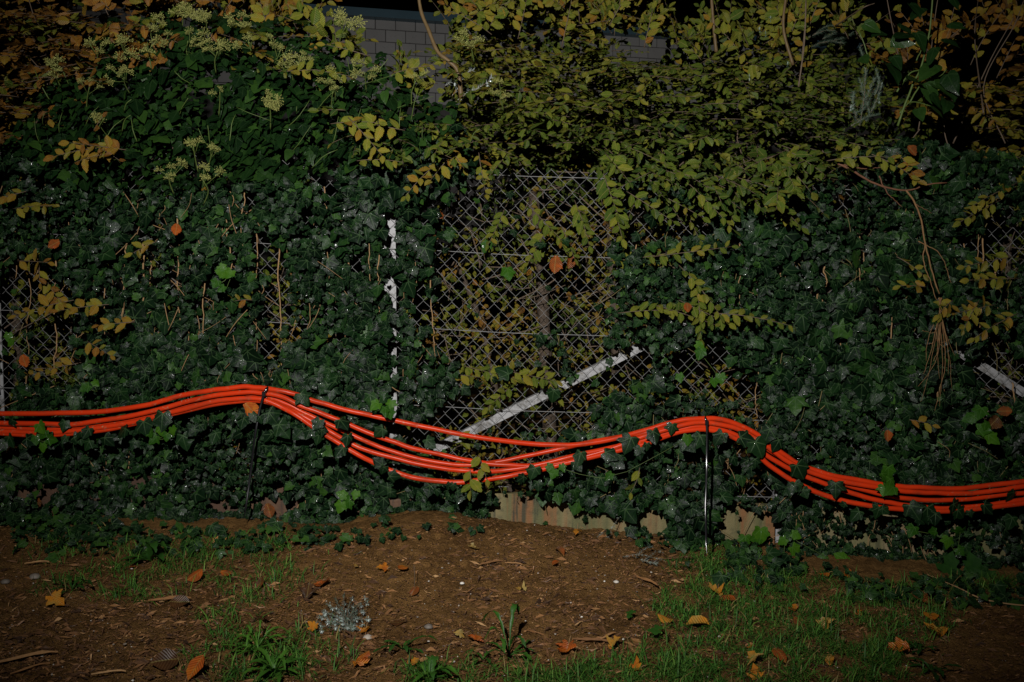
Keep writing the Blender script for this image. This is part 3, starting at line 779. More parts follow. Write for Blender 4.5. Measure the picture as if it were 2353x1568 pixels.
while ns < 2300 and cand < 40000:
    cand += 1
    x = rnd.uniform(-300, 2650); y = rnd.uniform(-60, 520)
    lo, hi_ = hornbeam_low(x), hornbeam_top(x)
    if x > 1040 and y > hi_ + 60:
        sl = 26 * math.sin(x / 190. + y / 160.) + 18 * math.sin(x / 83. + 2) + .06 * (x - 1500); y = round((y - sl) / 40.) * 40. + sl + rnd.gauss(0, 10)
    if y > lo or y < hi_: continue
    if 690 < x < 1060:
        if rnd.random() > (.35 if y < 250 else .45): continue
        if 815 < x < 985 and y < 105: continue
    if 250 < x < 700 and rnd.random() > (.9 if y < 90 else .4): continue
    if x > 1040 and y > 230 and rnd.random() > .8: continue
    if 1880 < x < 2080 and 90 < y < 320 and rnd.random() > .4: continue
    if x > 1040 and y > hi_ + 25 and vnoise(x / 80., y / 34., 47) < .34: continue
    if 1480 < x < 1600 and y < 150 and rnd.random() > .3: continue
    edge_top = y < hi_ + 60
    zone_h = 0 if x < 520 else (1 if x < 2010 else 2)
    over = max(0, min(1, (y - 120) / 280))
    if x < 1080: Yd = (rnd.uniform(-.36, .6) if rnd.random() < .6 else rnd.uniform(0, .7)) if zone_h == 0 or y < 150 else rnd.uniform(-.34, .3)
    else: Yd = rnd.uniform(.15, .8) - over * rnd.uniform(.2, .75)
    if zone_h == 2 and y < 150 and rnd.random() > .45: continue
    if zone_h == 2: Yd = rnd.uniform(-.1, .8)
    b = at(x, y, Yd)
    if edge_top:
        d = np.array([rnd.gauss(0, .7), rnd.uniform(-.8, .1), rnd.uniform(.1, 1.0)]); nn = np.array([rnd.gauss(0, .5), -rnd.uniform(.3, 1), rnd.uniform(.1, .9)])
    else:
        d = np.array([rnd.gauss(0, 1.1), -rnd.uniform(.3, 1.0), rnd.uniform(-.3, .1)]); nn = np.array([rnd.gauss(0, .28), -rnd.uniform(.1, .7), 1.0])
        if y > 330: d[2] -= .5; nn = np.array([rnd.gauss(0, .3), -rnd.uniform(.4, .9), .7])
    base_t = {0: .93, 1: .42, 2: .8}[zone_h]
    if zone_h == 1:
        base_t = .44 + .07 * (y < 90) - .17 * max(0, min(1, (y - 130) / 170.)) - (.06 if x > 1500 else 0) + .22 * (vnoise(x / 110., y / 110., 44) - .5) + (.18 if 560 < x < 760 and y < 140 else 0) + (.13 if 1000 < x < 1130 and y > 300 else 0)
    if zone_h == 2: base_t = .88 if y < 170 else .70 - .12 * (y > 260)
    if zone_h == 0 and rnd.random() < .22: base_t = .40
    ls = rnd.uniform(.044, .072) * (1.12 if edge_top else 1.0) * (1.12 if zone_h != 1 else 1)
    spray(hp[zone_h], tw[zone_h], b, d, nn, rnd.uniform(.10, .26), ls, float(base_t), rnd.randint(6, 12), .09, (1.2 - Yd) * (1 if 0 < x < 2353 and y > 0 else .01))
    ns += 1

# upright shoots above the hedge line
SH = [(1400, 60, 1445, -25, 1), (1480, 110, 1500, 20, 1), (1700, 120, 1640, 40, 1), (1840, 170, 1850, 20, 1), (1860, 60, 1885, -20, 1), (1130, 80, 1040, 5, 1), (1190, 90, 1215, -10, 1), (1290, 110, 1320, -20, 1),
      (2230, 150, 2290, 0, 2), (2140, 130, 2080, 20, 2), (2290, 180, 2345, 60, 2), (2170, 110, 2200, -10, 2), (240, 120, 255, 10, 0), (60, 120, 40, 0, 0), (330, 100, 300, 20, 0), (700, 110, 730, 0, 1), (560, 60, 600, 0, 0), (690, 90, 660, 10, 1), (1950, 90, 1920, 20, 1)]
for (x0, y0, x1, y1, z) in SH:
    b = at(x0, y0, .1); e = at(x1, y1, .05); L = np.linalg.norm(e - b)
    spray(hp[z], tw[z], b, e - b, np.array([rnd.gauss(0, .3), -1, .35]), L, .052, {0: .85, 1: .55, 2: .82}[z], 9, .12, 1.6, .0022)

# single sprays that poke through or hang over the fence: branches with leaves of their own
SP = [  # x, y, dir x, dir z, leaves, length, tint, hedge, Y
    (1255, 530, -.35, -.6, 10, .20, .28, 1, -.10), (1290, 520, .3, -.7, 9, .17, .30, 1, -.12), (1400, 600, .8, .05, 13, .34, .33, 1, -.14), (1500, 590, .8, .1, 13, .36, .36, 1, -.20), (1560, 610, .5, -.5, 12, .30, .36, 1, -.22),
    (1600, 650, .1, -.8, 12, .26, .40, 1, -.22), (1420, 720, .8, .12, 13, .30, .33, 1, -.18), (1500, 700, .7, -.2, 12, .30, .33, 1, -.20), (1640, 720, .9, -.02, 14, .36, .38, 1, -.26), (1560, 690, .6, -.3, 11, .25, .36, 1, -.22),
    (1060, 840, .7, -.15, 12, .28, .38, 1, -.03), (1150, 850, .6, -.1, 12, .28, .42, 1, -.04), (1230, 830, .3, -.35, 11, .22, .40, 1, -.03), (1010, 860, .9, .02, 9, .20, .45, 1, -.03), (1180, 880, -.3, -.3, 9, .18, .4, 1, -.03),
    (1160, 480, -.2, -.5, 10, .20, .38, 1, -.05), (1210, 470, .3, -.3, 12, .26, .36, 1, -.06), (1320, 460, .2, -.5, 11, .24, .34, 1, -.08), (1380, 380, .2, -.7, 12, .26, .30, 1, -.24), (1440, 440, .5, -.35, 12, .26, .30, 1, -.24), (1400, 450, .2, -.6, 10, .22, .28, 1, -.22), (1500, 440, .6, -.3, 11, .26, .33, 1, -.22),
    (1580, 420, .5, -.5, 12, .30, .30, 1, -.26), (1680, 420, .6, -.5, 12, .32, .30, 1, -.26), (1740, 430, .6, -.5, 10, .28, .33, 1, -.22), (1560, 460, .3, -.6, 9, .22, .40, 1, -.1),
    (760, 285, .9, .1, 9, .22, .50, 1, -.42), (800, 270, .55, -.55, 10, .26, .46, 1, -.44), (640, 165, .9, .0, 8, .18, .50, 1, -.40), (1000, 290, .4, -.6, 10, .24, .6, 1, -.30), (1060, 330, -.5, -.6, 10, .22, .62, 1, -.30), (1100, 350, .1, -.8, 9, .2, .58, 1, -.28), (1000, 380, -.6, -.5, 9, .2, .6, 1, -.28), (820, 370, .9, .1, 9, .22, .5, 1, -.38),
    (230, 340, -.8, -.1, 9, .20, .74, 0, -.36), (290, 345, -.8, .1, 11, .24, .76, 0, -.36), (170, 375, .5, .15, 8, .18, .80, 0, -.36), (200, 330, .7, -.2, 8, .18, .78, 0, -.36), (215, 300, .3, .3, 3, .08, .84, 0, -.38),
    (60, 440, -.6, -.2, 9, .20, .70, 0, -.30), (30, 480, .8, .1, 9, .20, .62, 0, -.30), (40, 600, .8, .0, 7, .16, .72, 0, -.25), (110, 650, .3, -.4, 6, .12, .72, 0, -.24), (170, 690, -.9, -.15, 12, .26, .70, 0, -.26), (250, 700, -.8, -.05, 10, .22, .72, 0, -.26), (310, 740, -.9, -.05, 7, .16, .76, 0, -.26), (200, 785, .5, -.2, 7, .15, .70, 0, -.26), (180, 835, -.8, -.12, 10, .22, .74, 0, -.26), (90, 610, .1, -.3, 5, .1, .74, 0, -.25),
    (360, 555, -.6, -.3, 5, .12, .66, 0, -.22), (580, 690, -.7, .1, 4, .08, .76, 0, -.2),
    (2060, 590, .5, -.3, 6, .14, .68, 2, -.32), (2130, 660, -.7, .1, 6, .14, .74, 2, -.32), (2330, 590, -.8, -.1, 11, .26, .55, 2, -.30), (2345, 640, -.8, .0, 11, .26, .55, 2, -.30), (2290, 700, -.7, -.1, 11, .24, .60, 2, -.32), (2340, 720, -.7, -.25, 11, .26, .58, 2, -.32), (2250, 690, -.3, -.3, 8, .18, .62, 2, -.33), (2190, 690, -.4, -.2, 7, .12, .72, 2, -.34), (2340, 420, -.8, -.3, 11, .28, .6, 2, -.2), (2300, 460, -.7, -.3, 10, .24, .55, 2, -.2), (2060, 350, .3, -.4, 8, .16, .68, 2, -.36), (1990, 350, .7, -.3, 9, .22, .55, 1, -.38), (1900, 370, .8, .15, 10, .28, .5, 1, -.36),
    (1040, 1010, .7, .0, 7, .14, .4, 1, -.10), (1100, 1045, .2, -.6, 5, .12, .42, 1, -.33), (1080, 1080, .1, -.7, 4, .10, .4, 1, -.34), (1360, 1010, -.2, -.4, 5, .12, .48, 1, -.06), (1470, 1075, -.1, -.6, 4, .12, .42, 1, -.3), (2090, 965, .8, -.05, 4, .1, .72, 2, -.3), (930, 300, -.7, .1, 9, .22, .5, 1, -.4), (700, 160, .9, -.1, 8, .2, .5, 1, -.4), (850, 130, -.7, .2, 8, .2, .46, 1, -.35), (900, 170, .7, .15, 8, .2, .5, 1, -.36)]
for (x, y, dx, dz, nl, L, tn, hz, Yd) in SP:
    pl = LeafPool(HORN, M['horn']); ac = Acc()
    nn = np.array([rnd.gauss(0, .25), -1.0, rnd.uniform(.35, .9)])
    spray(pl, ac, at(x, y, Yd), np.array([dx, -.25, dz]), nn, L, rnd.uniform(.050, .068) * (1.0 if hz != 1 else 1), tn + (.02 if hz == 1 else 0), nl, .07, 1, .0018)
    br = link('branch', ac.mesh('branch', M['twig']), hedges[hz])
    pl.build(br, 99)

# the inside of the hedge, behind the mesh: leaves, dead leaves, twigs, trunks
pin = LeafPool(HORNLOW, M['horn'], 'leaf')
n = 22000
x = rng.uniform(-250, 2600, n); y = rng.uniform(350, 1170, n); Yd = rng.uniform(.22, 1.05, n)
Rr = frames(np.stack([rng.normal(0, .7, n), -np.ones(n), rng.normal(.4, .6, n)], 1), np.stack([rng.normal(0, 1, n), rng.normal(0, .4, n), -np.abs(rng.normal(.4, .6, n))], 1))
kin = (ell(x, y, HOLES, .6) > .05) | (rng.random(n) < .3); x, y, Yd = x[kin], y[kin], Yd[kin]; n = len(x); Rr = Rr[kin]
tt = np.clip(.5 + .8 * (vnoise(x / 55, y / 55, 77) - .5) + rng.normal(0, .16, n), 0.05, 1)
pin.add(at(x, y, Yd), Rr, rng.uniform(.028, .05, n), tt)
m_ = 6500
x2 = rng.uniform(1000, 2150, m_); y2 = rng.uniform(40, 400, m_); k2 = (y2 > hornbeam_top(x2) - 5) & ~((np.abs(x2 - 1460) < 70) & (y2 < 150)) & (x2 > 1035); x2, y2 = x2[k2], y2[k2]; m_ = len(x2)
Rr = frames(np.stack([rng.normal(0, .7, m_), -np.ones(m_), rng.normal(.4, .6, m_)], 1), np.stack([rng.normal(0, 1, m_), rng.normal(0, .4, m_), -np.abs(rng.normal(.4, .6, m_))], 1))
pin.add(at(x2, y2, rng.uniform(.7, 1.3, m_)), Rr, rng.uniform(.04, .065, m_), np.clip(.25 + rng.normal(0, .16, m_), 0, 1))
p, R_, sz, t, w = pin.cat(); n = len(p)
link('inner_foliage', pool_mesh('inner_foliage', HORNLOW, M['horn'], p, R_, sz, t, rng.integers(0, 5, n)), hedges[1], kind='stuff')
ad = Acc()
for q in range(1500):
    x0 = rnd.uniform(-150, 2500); y0 = rnd.uniform(330, 1180); Y0 = rnd.uniform(.10, 1.0)
    a0 = at(x0, y0, Y0); L = rnd.uniform(.1, .4); th_ = rnd.uniform(0, 6.28)
    a1 = a0 + np.array([math.cos(th_) * L, rnd.gauss(0, .06), math.sin(th_) * L * .8])
    ad.add(*tube(smooth_path([a0, (a0 + a1) / 2 + rng.normal(0, .025, 3), a1], 5), rnd.uniform(.0012, .0045), 4, cap=False))
link('twigs', ad.mesh('twigs', M['twig']), hedges[1], kind='stuff')
for k in range(3):
    tw_m = tw[k].mesh('twigs', M['twig']); link('twigs', tw_m, hedges[k], kind='stuff')
    hp[k].build(hedges[k], 300, 'foliage')
def trunk(pts, r0, r1, hz, name='trunk', mat='trunk', n=22, seg=10):
    P = smooth_path(pts, n); rr = np.linspace(r0, r1, n) * (1 + .08 * np.sin(np.arange(n) * 1.7)); a_ = Acc(); a_.add(*tube(P, rr, seg)); link(name, a_.mesh(name, M[mat]), hedges[hz])
trunk([at(1275, 1170, .45), at(1258, 900, .42), at(1250, 740, .40), at(1240, 600, .40), at(1225, 440, .42)], .040, .026, 1)
trunk([at(1420, 1170, .55), at(1415, 800, .5), at(1405, 600, .5), at(1425, 400, .5)], .030, .024, 1)
trunk([at(1180, 1170, .6), at(1120, 800, .6), at(1050, 600, .6)], .02, .014, 1)
trunk([at(60, 1150, .45), at(40, 800, .45), at(30, 500, .45)], .03, .022, 0)
trunk([at(1260, 760, .42), at(1150, 640, .5), at(1040, 560, .5)], .012, .009, 1)
trunk([at(2320, 1100, .5), at(2310, 700, .5), at(2330, 350, .5)], .03, .02, 2)
trunk([at(1060, 225, -.25), at(1052, 165, -.25), at(1030, 140, -.25), at(1005, 118, -.24), at(985, 70, -.22), at(966, 20, -.2), at(958, -60, -.2)], .011, .0075, 1, 'stem', 'sapling', 30)
trunk([at(1646, 120, .1), at(1640, 60, .1), at(1632, -40, .1)], .0085, .007, 1, 'stem', 'sapling')
trunk([at(1822, 150, .05), at(1800, 60, .05), at(1812, -40, .05)], .0085, .006, 1, 'stem', 'sapling')
trunk([at(1835, 200, -.1), at(1848, 100, -.1), at(1852, 0, -.1)], .004, .003, 1, 'stem', 'twig')
for pts in ([(2110, 300), (2135, 150), (2150, 30), (2160, -30)], [(2310, 330), (2260, 200), (2330, 60), (2353, 0)], [(2190, 330), (2270, 150), (2330, 40)], [(2080, 200), (2050, 60), (2035, -20)], [(2260, 260), (2240, 90), (2250, -20)], [(210, 160), (160, 120), (90, 60), (60, -20)], [(225, 220), (245, 90), (230, 20)], [(60, 330), (110, 200), (30, 90)], [(1920, 60), (1980, 20), (2010, 8)], [(2220, 420), (2170, 300), (2200, 180)]):
    trunk([at(a_, b_, rnd.uniform(-.25, .1)) for a_, b_ in pts], rnd.uniform(.003, .0045), .0018, 0 if pts[0][0] < 900 else 2, 'stem', 'twig')

# ================================================================== big-leaved ivy shoot at the upper right
sho = thing('ivy_shoot', 'ivy shoot with large smooth green leaves and thick green stem at upper right', 'ivy', at(2070, 270, -.2))
for pts, r in (([(2062, 290), (2095, 200), (2118, 150), (2138, 60), (2145, -40)], .0055), ([(2066, 262), (2090, 236), (2118, 238), (2140, 245)], .003), ([(2090, 236), (2120, 190), (2160, 175), (2175, 160)], .004), ([(2060, 212), (2090, 170), (2120, 160)], .0045), ([(2000, 150), (1985, 100), (1975, 75)], .003), ([(2105, 140), (2125, 100), (2142, 80)], .003)):
    stem([at(a_, b_, -.34) for a_, b_ in pts], r, sho, M['stem_green'], 'stem', .6, 7, 16, .001, 3)
SL = [(2042, 165, 62, .2), (2060, 110, 52, 1.2), (2080, 100, 60, -1.2), (2110, 95, 48, .4), (2055, 150, 40, .3), (2140, 170, 60, -1), (2155, 210, 62, 1.1), (2175, 110, 48, .5), (2110, 40, 50, -.9), (2095, 28, 46, .4), (2180, 190, 56, .3), (2095, 195, 54, 1.5), (2125, 210, 60, -.3), (2150, 235, 46, 1), (2020, 95, 44, -1.1), (1995, 75, 40, 1), (2190, 205, 50, 0), (2075, 75, 44, .7), (2150, 265, 44, .6), (2170, 250, 50, -.5), (2190, 12, 40, .5), (2110, 270, 40, .1), (2190, 75, 42, .8), (1985, 150, 40, .3), (2140, 130, 46, -.8)]
for (x, y, s, th_) in SL:
    R1 = frames(np.array([rnd.gauss(0, .6), -1, 1.1 + rnd.gauss(0, .6)]), np.array([math.sin(th_), -.5, -math.cos(th_)]))
    m = np.eye(4); m[:3, :3] = R1 * (s * .00212 * .95); m[:3, 3] = at(x - 12 * math.sin(th_), y - 20, -.36 - .05 * rnd.random())
    link('leaf', leaf_mesh(ADULT, rnd.randrange(6), M['ivy_adult'], rnd.choice((.35, .5, .75))), sho, Matrix(m.tolist()))

# ================================================================== bright young ivy sprigs
SPR = [('bright green young ivy sprig among dark leaves left of the tall bare mesh strip', [(505, 622), (520, 640), (500, 655), (515, 668), (532, 632)], 24),
       ('single glossy bright ivy leaf on a thin vine in front of the open mesh', [(1122, 568), (1165, 628)], 30),
       ('pale young ivy sprig climbing over the conduits under the right bundle', [(2040, 1085), (2025, 1100), (2045, 1112), (2030, 1128), (2052, 1130)], 30),
       ('young ivy sprig hanging in dark ivy above the right conduits, by the right edge', [(2255, 950), (2240, 970), (2262, 985), (2246, 1000), (2270, 1012)], 32),
       ('small bright ivy sprig over the left end of the conduits', [(90, 985), (105, 1000), (82, 1012), (110, 1018), (98, 1030)], 26),
       ('light green ivy sprig below the conduits left of the first cable tie', [(345, 1000), (368, 992), (385, 1005), (360, 1012), (395, 992)], 24),
       ('bright fresh ivy patch at the panel foot right of the second cable tie', [(1805, 1250), (1820, 1268), (1795, 1290), (1815, 1305), (1880, 1300), (1905, 1310), (1930, 1305), (1895, 1290), (1945, 1300), (1820, 1238)], 30),
       ('two bright ivy leaves standing before the pale bare concrete', [(1712, 1245), (1748, 1228), (1748, 1245)], 34),
       ('bright little ivy sprig in the dark left ivy near the brown tree trunk', [(28, 790), (20, 775), (205, 895), (215, 885)], 22),
       ('small yellow green ivy sprig left of the white post below the conduits', [(795, 1150), (805, 1160), (820, 1140), (785, 1165)], 26),
       ('fresh ivy leaves at the ground edge at the far left', [(10, 1190), (35, 1195), (50, 1190), (25, 1180)], 30),
       ('bright ivy leaves just under the lowest sagging conduit near the middle', [(1258, 1080), (1275, 1090), (1290, 1078), (1405, 1098), (1580, 1010)], 24),
       ('young ivy sprig left of the white post just above the conduits', [(870, 935), (885, 945), (895, 952), (900, 930)], 22),
       ('three bright ivy sprigs in the pale panel ivy near the right end', [(2100, 1220), (2150, 1230), (2180, 1245), (2200, 1270), (2210, 1225)], 24),
       ('bright ivy in the shade right of the brace top', [(1640, 880), (1655, 870), (1600, 800), (1612, 812), (1560, 870)], 24)]
for lab, pl, s in SPR:
    Yd = -.33 if lab[0:3] != 'two' else -.12
    if 'open mesh' in lab: Yd = -.05
    if 'ground edge' in lab or 'panel foot' in lab: Yd = -.18
    ps = [at(a_, b_, Yd - rnd.random() * .02) for a_, b_ in pl]
    t_ = thing('ivy_sprig', lab, 'ivy sprig', ps[-1], 'bright young ivy sprigs')
    if 'open mesh' in lab: path = [at(a_, b_, -.04) for a_, b_ in ((1130, 380), (1139, 470), (1140, 540), (1165, 620), (1175, 650), (1205, 670))]
    else: path = [ps[0] + np.array([0, .03, .03])] + [q + np.array([0, .012, 0]) for q in ps[::max(1, len(ps) // 3)]]
    stem(path, .0016, t_, M['stem_green'], 'stem', .6, 5, 14, .002, 5)
    for q in ps:
        a1 = rnd.gauss(0, .8); R1 = frames(np.array([rnd.gauss(0, .3), -1, .3 + rnd.gauss(0, .2)]), np.array([math.sin(a1), -.1, -math.cos(a1)]))
        m = np.eye(4); m[:3, :3] = R1 * (s * rnd.uniform(.75, 1.1) * .00212); m[:3, 3] = q + np.array([0, 0, s * .0008])
        link('leaf', leaf_mesh(IVY, rnd.randrange(10), M['ivy_young'], rnd.choice((.15, .35, .6))), t_, Matrix(m.tolist()))

# ================================================================== orange conduits
C1 = [(-160, 953), (0, 951), (136, 949), (238, 945), (340, 931), (408, 912), (493, 896), (561, 890), (612, 893), (663, 902), (714, 919), (800, 943), (889, 963), (980, 982), (1116, 1007), (1252, 1022), (1371, 1016), (1480, 990), (1560, 967), (1625, 961), (1680, 970), (1745, 1003), (1800, 1044), (1850, 1074), (1910, 1091), (1995, 1108), (2063, 1118), (2148, 1122), (2216, 1122), (2284, 1115), (2353, 1106), (2520, 1086)]
C2 = [(-160, 968), (0, 972), (100, 975), (180, 974), (270, 962), (360, 942), (450, 918), (540, 903), (600, 903), (650, 913), (705, 937), (790, 970), (844, 994), (899, 1014), (943, 1028), (1014, 1045), (1082, 1058), (1133, 1066), (1218, 1071), (1300, 1062), (1400, 1032), (1480, 1003), (1560, 979), (1625, 972), (1690, 985), (1750, 1019), (1810, 1060), (1870, 1088), (1960, 1111), (2063, 1126), (2104, 1131), (2165, 1134), (2233, 1134), (2284, 1128), (2353, 1118), (2520, 1098)]
C3 = [(-160, 978), (0, 984), (100, 988), (200, 984), (300, 967), (400, 940), (500, 917), (590, 910), (650, 925), (705, 952), (780, 987), (840, 1013), (889, 1034), (980, 1058), (1060, 1069), (1137, 1062), (1201, 1050), (1262, 1037), (1380, 1012), (1480, 996), (1560, 976), (1625, 968), (1690, 983), (1770, 1036), (1850, 1082), (1937, 1113), (2029, 1137), (2097, 1147), (2199, 1149), (2301, 1138), (2353, 1133), (2520, 1112)]
C4 = [(-160, 992), (0, 997), (100, 1000), (200, 994), (300, 977), (400, 951), (500, 928), (590, 921), (650, 936), (705, 962), (770, 1000), (840, 1034), (929, 1058), (1014, 1076), (1058, 1082), (1120, 1083), (1190, 1077), (1280, 1058), (1380, 1034), (1480, 1012), (1560, 988), (1625, 981), (1690, 1000), (1770, 1052), (1825, 1083), (1893, 1111), (1961, 1134), (2029, 1152), (2097, 1163), (2165, 1168), (2216, 1166), (2284, 1159), (2353, 1149), (2520, 1128)]
C5 = [(-160, 985), (0, 992), (150, 992), (300, 972), (400, 946), (500, 922), (590, 916), (645, 935), (690, 961), (740, 994), (804, 1033), (848, 1058), (889, 1077), (946, 1096), (1014, 1106), (1058, 1108), (1116, 1103), (1184, 1091), (1252, 1078), (1330, 1057), (1400, 1041), (1480, 1021), (1560, 994), (1625, 987), (1680, 1003), (1737, 1040), (1764, 1067), (1808, 1096), (1859, 1123), (1910, 1144), (1978, 1159), (2046, 1168), (2120, 1174), (2216, 1173), (2353, 1158), (2520, 1138)]
CL = ['topmost orange conduit of the bundle, hanging free of the others in the middle sag', 'second orange conduit from the top where the bundle sags in the middle',
      'orange conduit that crosses over the others right of the middle sag', 'orange conduit just above the lowest one in the middle sag', 'lowest orange conduit, sagging deepest over the streaked concrete']
for k, (c, yd, r) in enumerate(zip((C1, C2, C3, C4, C5), (-.262, -.272, -.250, -.268, -.276), (.0118, .0115, .0112, .0115, .0118))):
    pts = np.array([at(a_, b_, yd - .006 * math.sin(a_ / 240 + k)) for a_, b_ in c])
    P = smooth_path(pts, 260); tt_ = np.linspace(0, 40, 260)
    P[:, 2] += .0045 * (vnoise(tt_, tt_ * 0 + k * 7.7, 95) - .5) + .003 * (vnoise(tt_ * 2.3, tt_ * 0 + k * 3.1, 96) - .5); P[:, 1] += .010 * (vnoise(tt_, tt_ * 0 + k * 5.3, 97) - .5)
    a_ = Acc(); a_.add(*tube(P, r, 12))
    link('conduit', a_.mesh('conduit', M['conduit']), label=CL[k], category='conduit', group='orange conduits tied along the fence')

# black cable ties whose long tails hang to the ground
def cable_tie(top, head, tail, label, lean):
    Yd = -.305
    t_ = thing('cable_tie', label, 'cable tie', at(*tail[-1], Yd), 'black cable ties holding the conduits')
    up = at(*top, -.01); hd = at(*head, Yd)
    P = smooth_path([up, at(top[0] - 1, top[1] + 14, -.16), at(top[0] - 3, (top[1] + head[1]) / 2, -.288), hd], 16)
    a_ = Acc(); a_.add(*tube(P, .0058, 8, .35)); link('loop', a_.mesh('loop', M['tie']), t_)
    P = smooth_path([up + np.array([.008, 0, 0]), at(top[0] + 7, top[1] + 30, -.215), at(head[0] + 5, head[1] + 24, -.235), hd + np.array([.006, .03, -.02])], 14)
    a_ = Acc(); a_.add(*tube(P, .0052, 8, .35)); link('loop', a_.mesh('loop', M['tie']), t_)
    link('head', bevel_box('head', .016, .014, .026, M['tie'], .003), t_, Matrix.Translation(hd.tolist()))
    pts = [hd] + [at(a1, b1, Yd - lean * (k + 1) / len(tail) - .010 * math.sin(k * 1.9)) for k, (a1, b1) in enumerate(tail)]
    P = smooth_path(pts, 60); n_ = len(P)
    V = []; F = []
    T = np.gradient(P, axis=0); T /= np.linalg.norm(T, axis=1)[:, None]
    wv = np.concatenate([np.full(50, .0058), np.linspace(.0058, .0015, 10)])
    for k in range(n_):
        tw_ = .28 * math.sin(k * .17 + .4) * (1 if k > 6 else 0); sd = np.array([math.cos(tw_), math.sin(tw_), 0]); nn = np.cross(T[k], sd); nn /= np.linalg.norm(nn)
        if nn[1] > 0: nn = -nn
        w_ = wv[k]
        V += [P[k] - sd * w_, P[k] - sd * w_ * .45 + nn * .0013, P[k] + sd * w_ * .45 + nn * .0013, P[k] + sd * w_, P[k] - nn * .0012]
    for k in range(n_ - 1):
        for e in range(5):
            b0 = k * 5 + e; b1 = k * 5 + (e + 1) % 5; F += [(b0, b1, b1 + 5), (b0, b1 + 5, b0 + 5)]
    a_ = Acc(); a_.add(V, F); link('tail', a_.mesh('tail', M['tie']), t_)
cable_tie((617, 874), (606, 906), [(596, 945), (586, 1000), (580, 1050), (573, 1110), (566, 1160), (561, 1190)], 'long black cable tie on the left conduit crest, its tail slanting down through dark ivy', .015)
cable_tie((1624, 946), (1624, 972), [(1625, 1010), (1624, 1070), (1622, 1130), (1622, 1190), (1623, 1240), (1624, 1272)], 'long black cable tie on the right conduit crest, glossy tail straight down to grass', .20)

# ================================================================== bare branch with hanging root tuft, right
bb = thing('bare_branch', 'bare reddish branch hanging over the right ivy with a tuft of thin roots', 'branch', at(1930, 378, -.3))
def rt(pts, r0, mat='twig_red', name='twig', tp=.5, n=20, sd_=0, Y0=-.36):
    stem([at(a_, b_, Y0) for a_, b_ in pts], r0, bb, M[mat], name, tp, 6, n, .0025, sd_)
rt([(1925, 376), (1965, 395), (2005, 420), (2050, 434), (2090, 438), (2130, 425), (2175, 420)], .0058, name='stem')
rt([(2020, 405), (2040, 445), (2072, 475)], .003); rt([(1935, 378), (1985, 388), (2030, 385)], .003)
rt([(2082, 438), (2105, 470), (2118, 515), (2128, 570), (2140, 620), (2158, 675)], .0045, 'root', 'stem', .7)
rt([(2105, 470), (2140, 490)], .002); rt([(2126, 560), (2122, 600), (2135, 640), (2152, 690)], .003, 'root')
rt([(2110, 555), (2150, 575), (2168, 600), (2185, 650)], .0025, 'root')
for q, e in enumerate([(2110, 890), (2128, 830), (2118, 760), (2148, 945), (2145, 830), (2160, 870), (2158, 935), (2180, 860), (2188, 895), (2195, 820), (2172, 800), (2122, 860), (2135, 790), (2186, 780), (2116, 925)]):
    m_ = (rnd.uniform(2140, 2180), rnd.uniform(740, 790))
    rt([(2160 + rnd.gauss(0, 3), 685), (2160, 715), (m_[0] * .5 + e[0] * .5 + rnd.gauss(0, 8), m_[1] * .6 + e[1] * .4), e], rnd.uniform(.0014, .0024), 'root', 'root', .45, 16, q, -.36 + rnd.uniform(-.02, .02))

# ================================================================== spruce twigs
def needles(acc, P, n, L, tint, spread=1.0, flat=.5):
    P = np.asarray(P)
    for _ in range(int(n * .8)):
        f = rnd.random(); q = np.array([np.interp(f, np.linspace(0, 1, len(P)), P[:, c]) for c in range(3)])
        ax = P[-1] - P[0]; ax /= np.linalg.norm(ax)
        v = rng.normal(0, 1, 3); v -= ax * (v @ ax); v /= np.linalg.norm(v); v = v * spread + ax * .75; v /= np.linalg.norm(v)
        l = L * 1.45 * rnd.uniform(.6, 1.1); s = np.cross(v, ax); s /= np.linalg.norm(s) + 1e-9; u = np.cross(s, v)
        w = .0007
        V = np.array([q + s * w, q - s * w * .5 + u * w, q - s * w * .5 - u * w, q + v * l])
        acc.add(V, [[0, 1, 3], [1, 2, 3], [2, 0, 3]], tint=float(np.clip(tint + rnd.gauss(0, .12), 0, 1)))
def spruce(name, label, base, twigs, L, tint, n, tuft=()):
    t_ = thing(name, label, 'spruce branch', base, 'spruce branches')
    ac = Acc(); nd = Acc()
    for pts in twigs:
        P = smooth_path(pts, 8); ac.add(*tube(P, .002 * np.linspace(1, .5, 8), 5)); needles(nd, P, n, L, tint)
    for c in tuft:
        for _ in range(24):
            d = rng.normal(0, 1, 3); d[1] = -abs(d[1]) * .7; d /= np.linalg.norm(d)
            s = np.cross(d, (0, 0, 1.0)); s /= np.linalg.norm(s) + 1e-9; w = .0011; lt = tint + .32 + rnd.gauss(0, .14)
            nd.add(np.array([c + d * .002 + s * w * .5, c + d * .002 - s * w * .5, c + d * L * .6 + s * w, c + d * L * .6 - s * w, c + d * L * rnd.uniform(.8, 1.15)]), [[0, 1, 3], [0, 3, 2], [2, 3, 4]], tint=float(np.clip(lt, 0, 1)))
    link('twig', ac.mesh('twig', M['twig']), t_); link('needles', nd.mesh('needles', M['needle']), t_, kind='stuff')
tg = lambda l, Y: [[at(a_, b_, Y + rnd.uniform(-.03, .03)) for a_, b_ in pts] for pts in l]
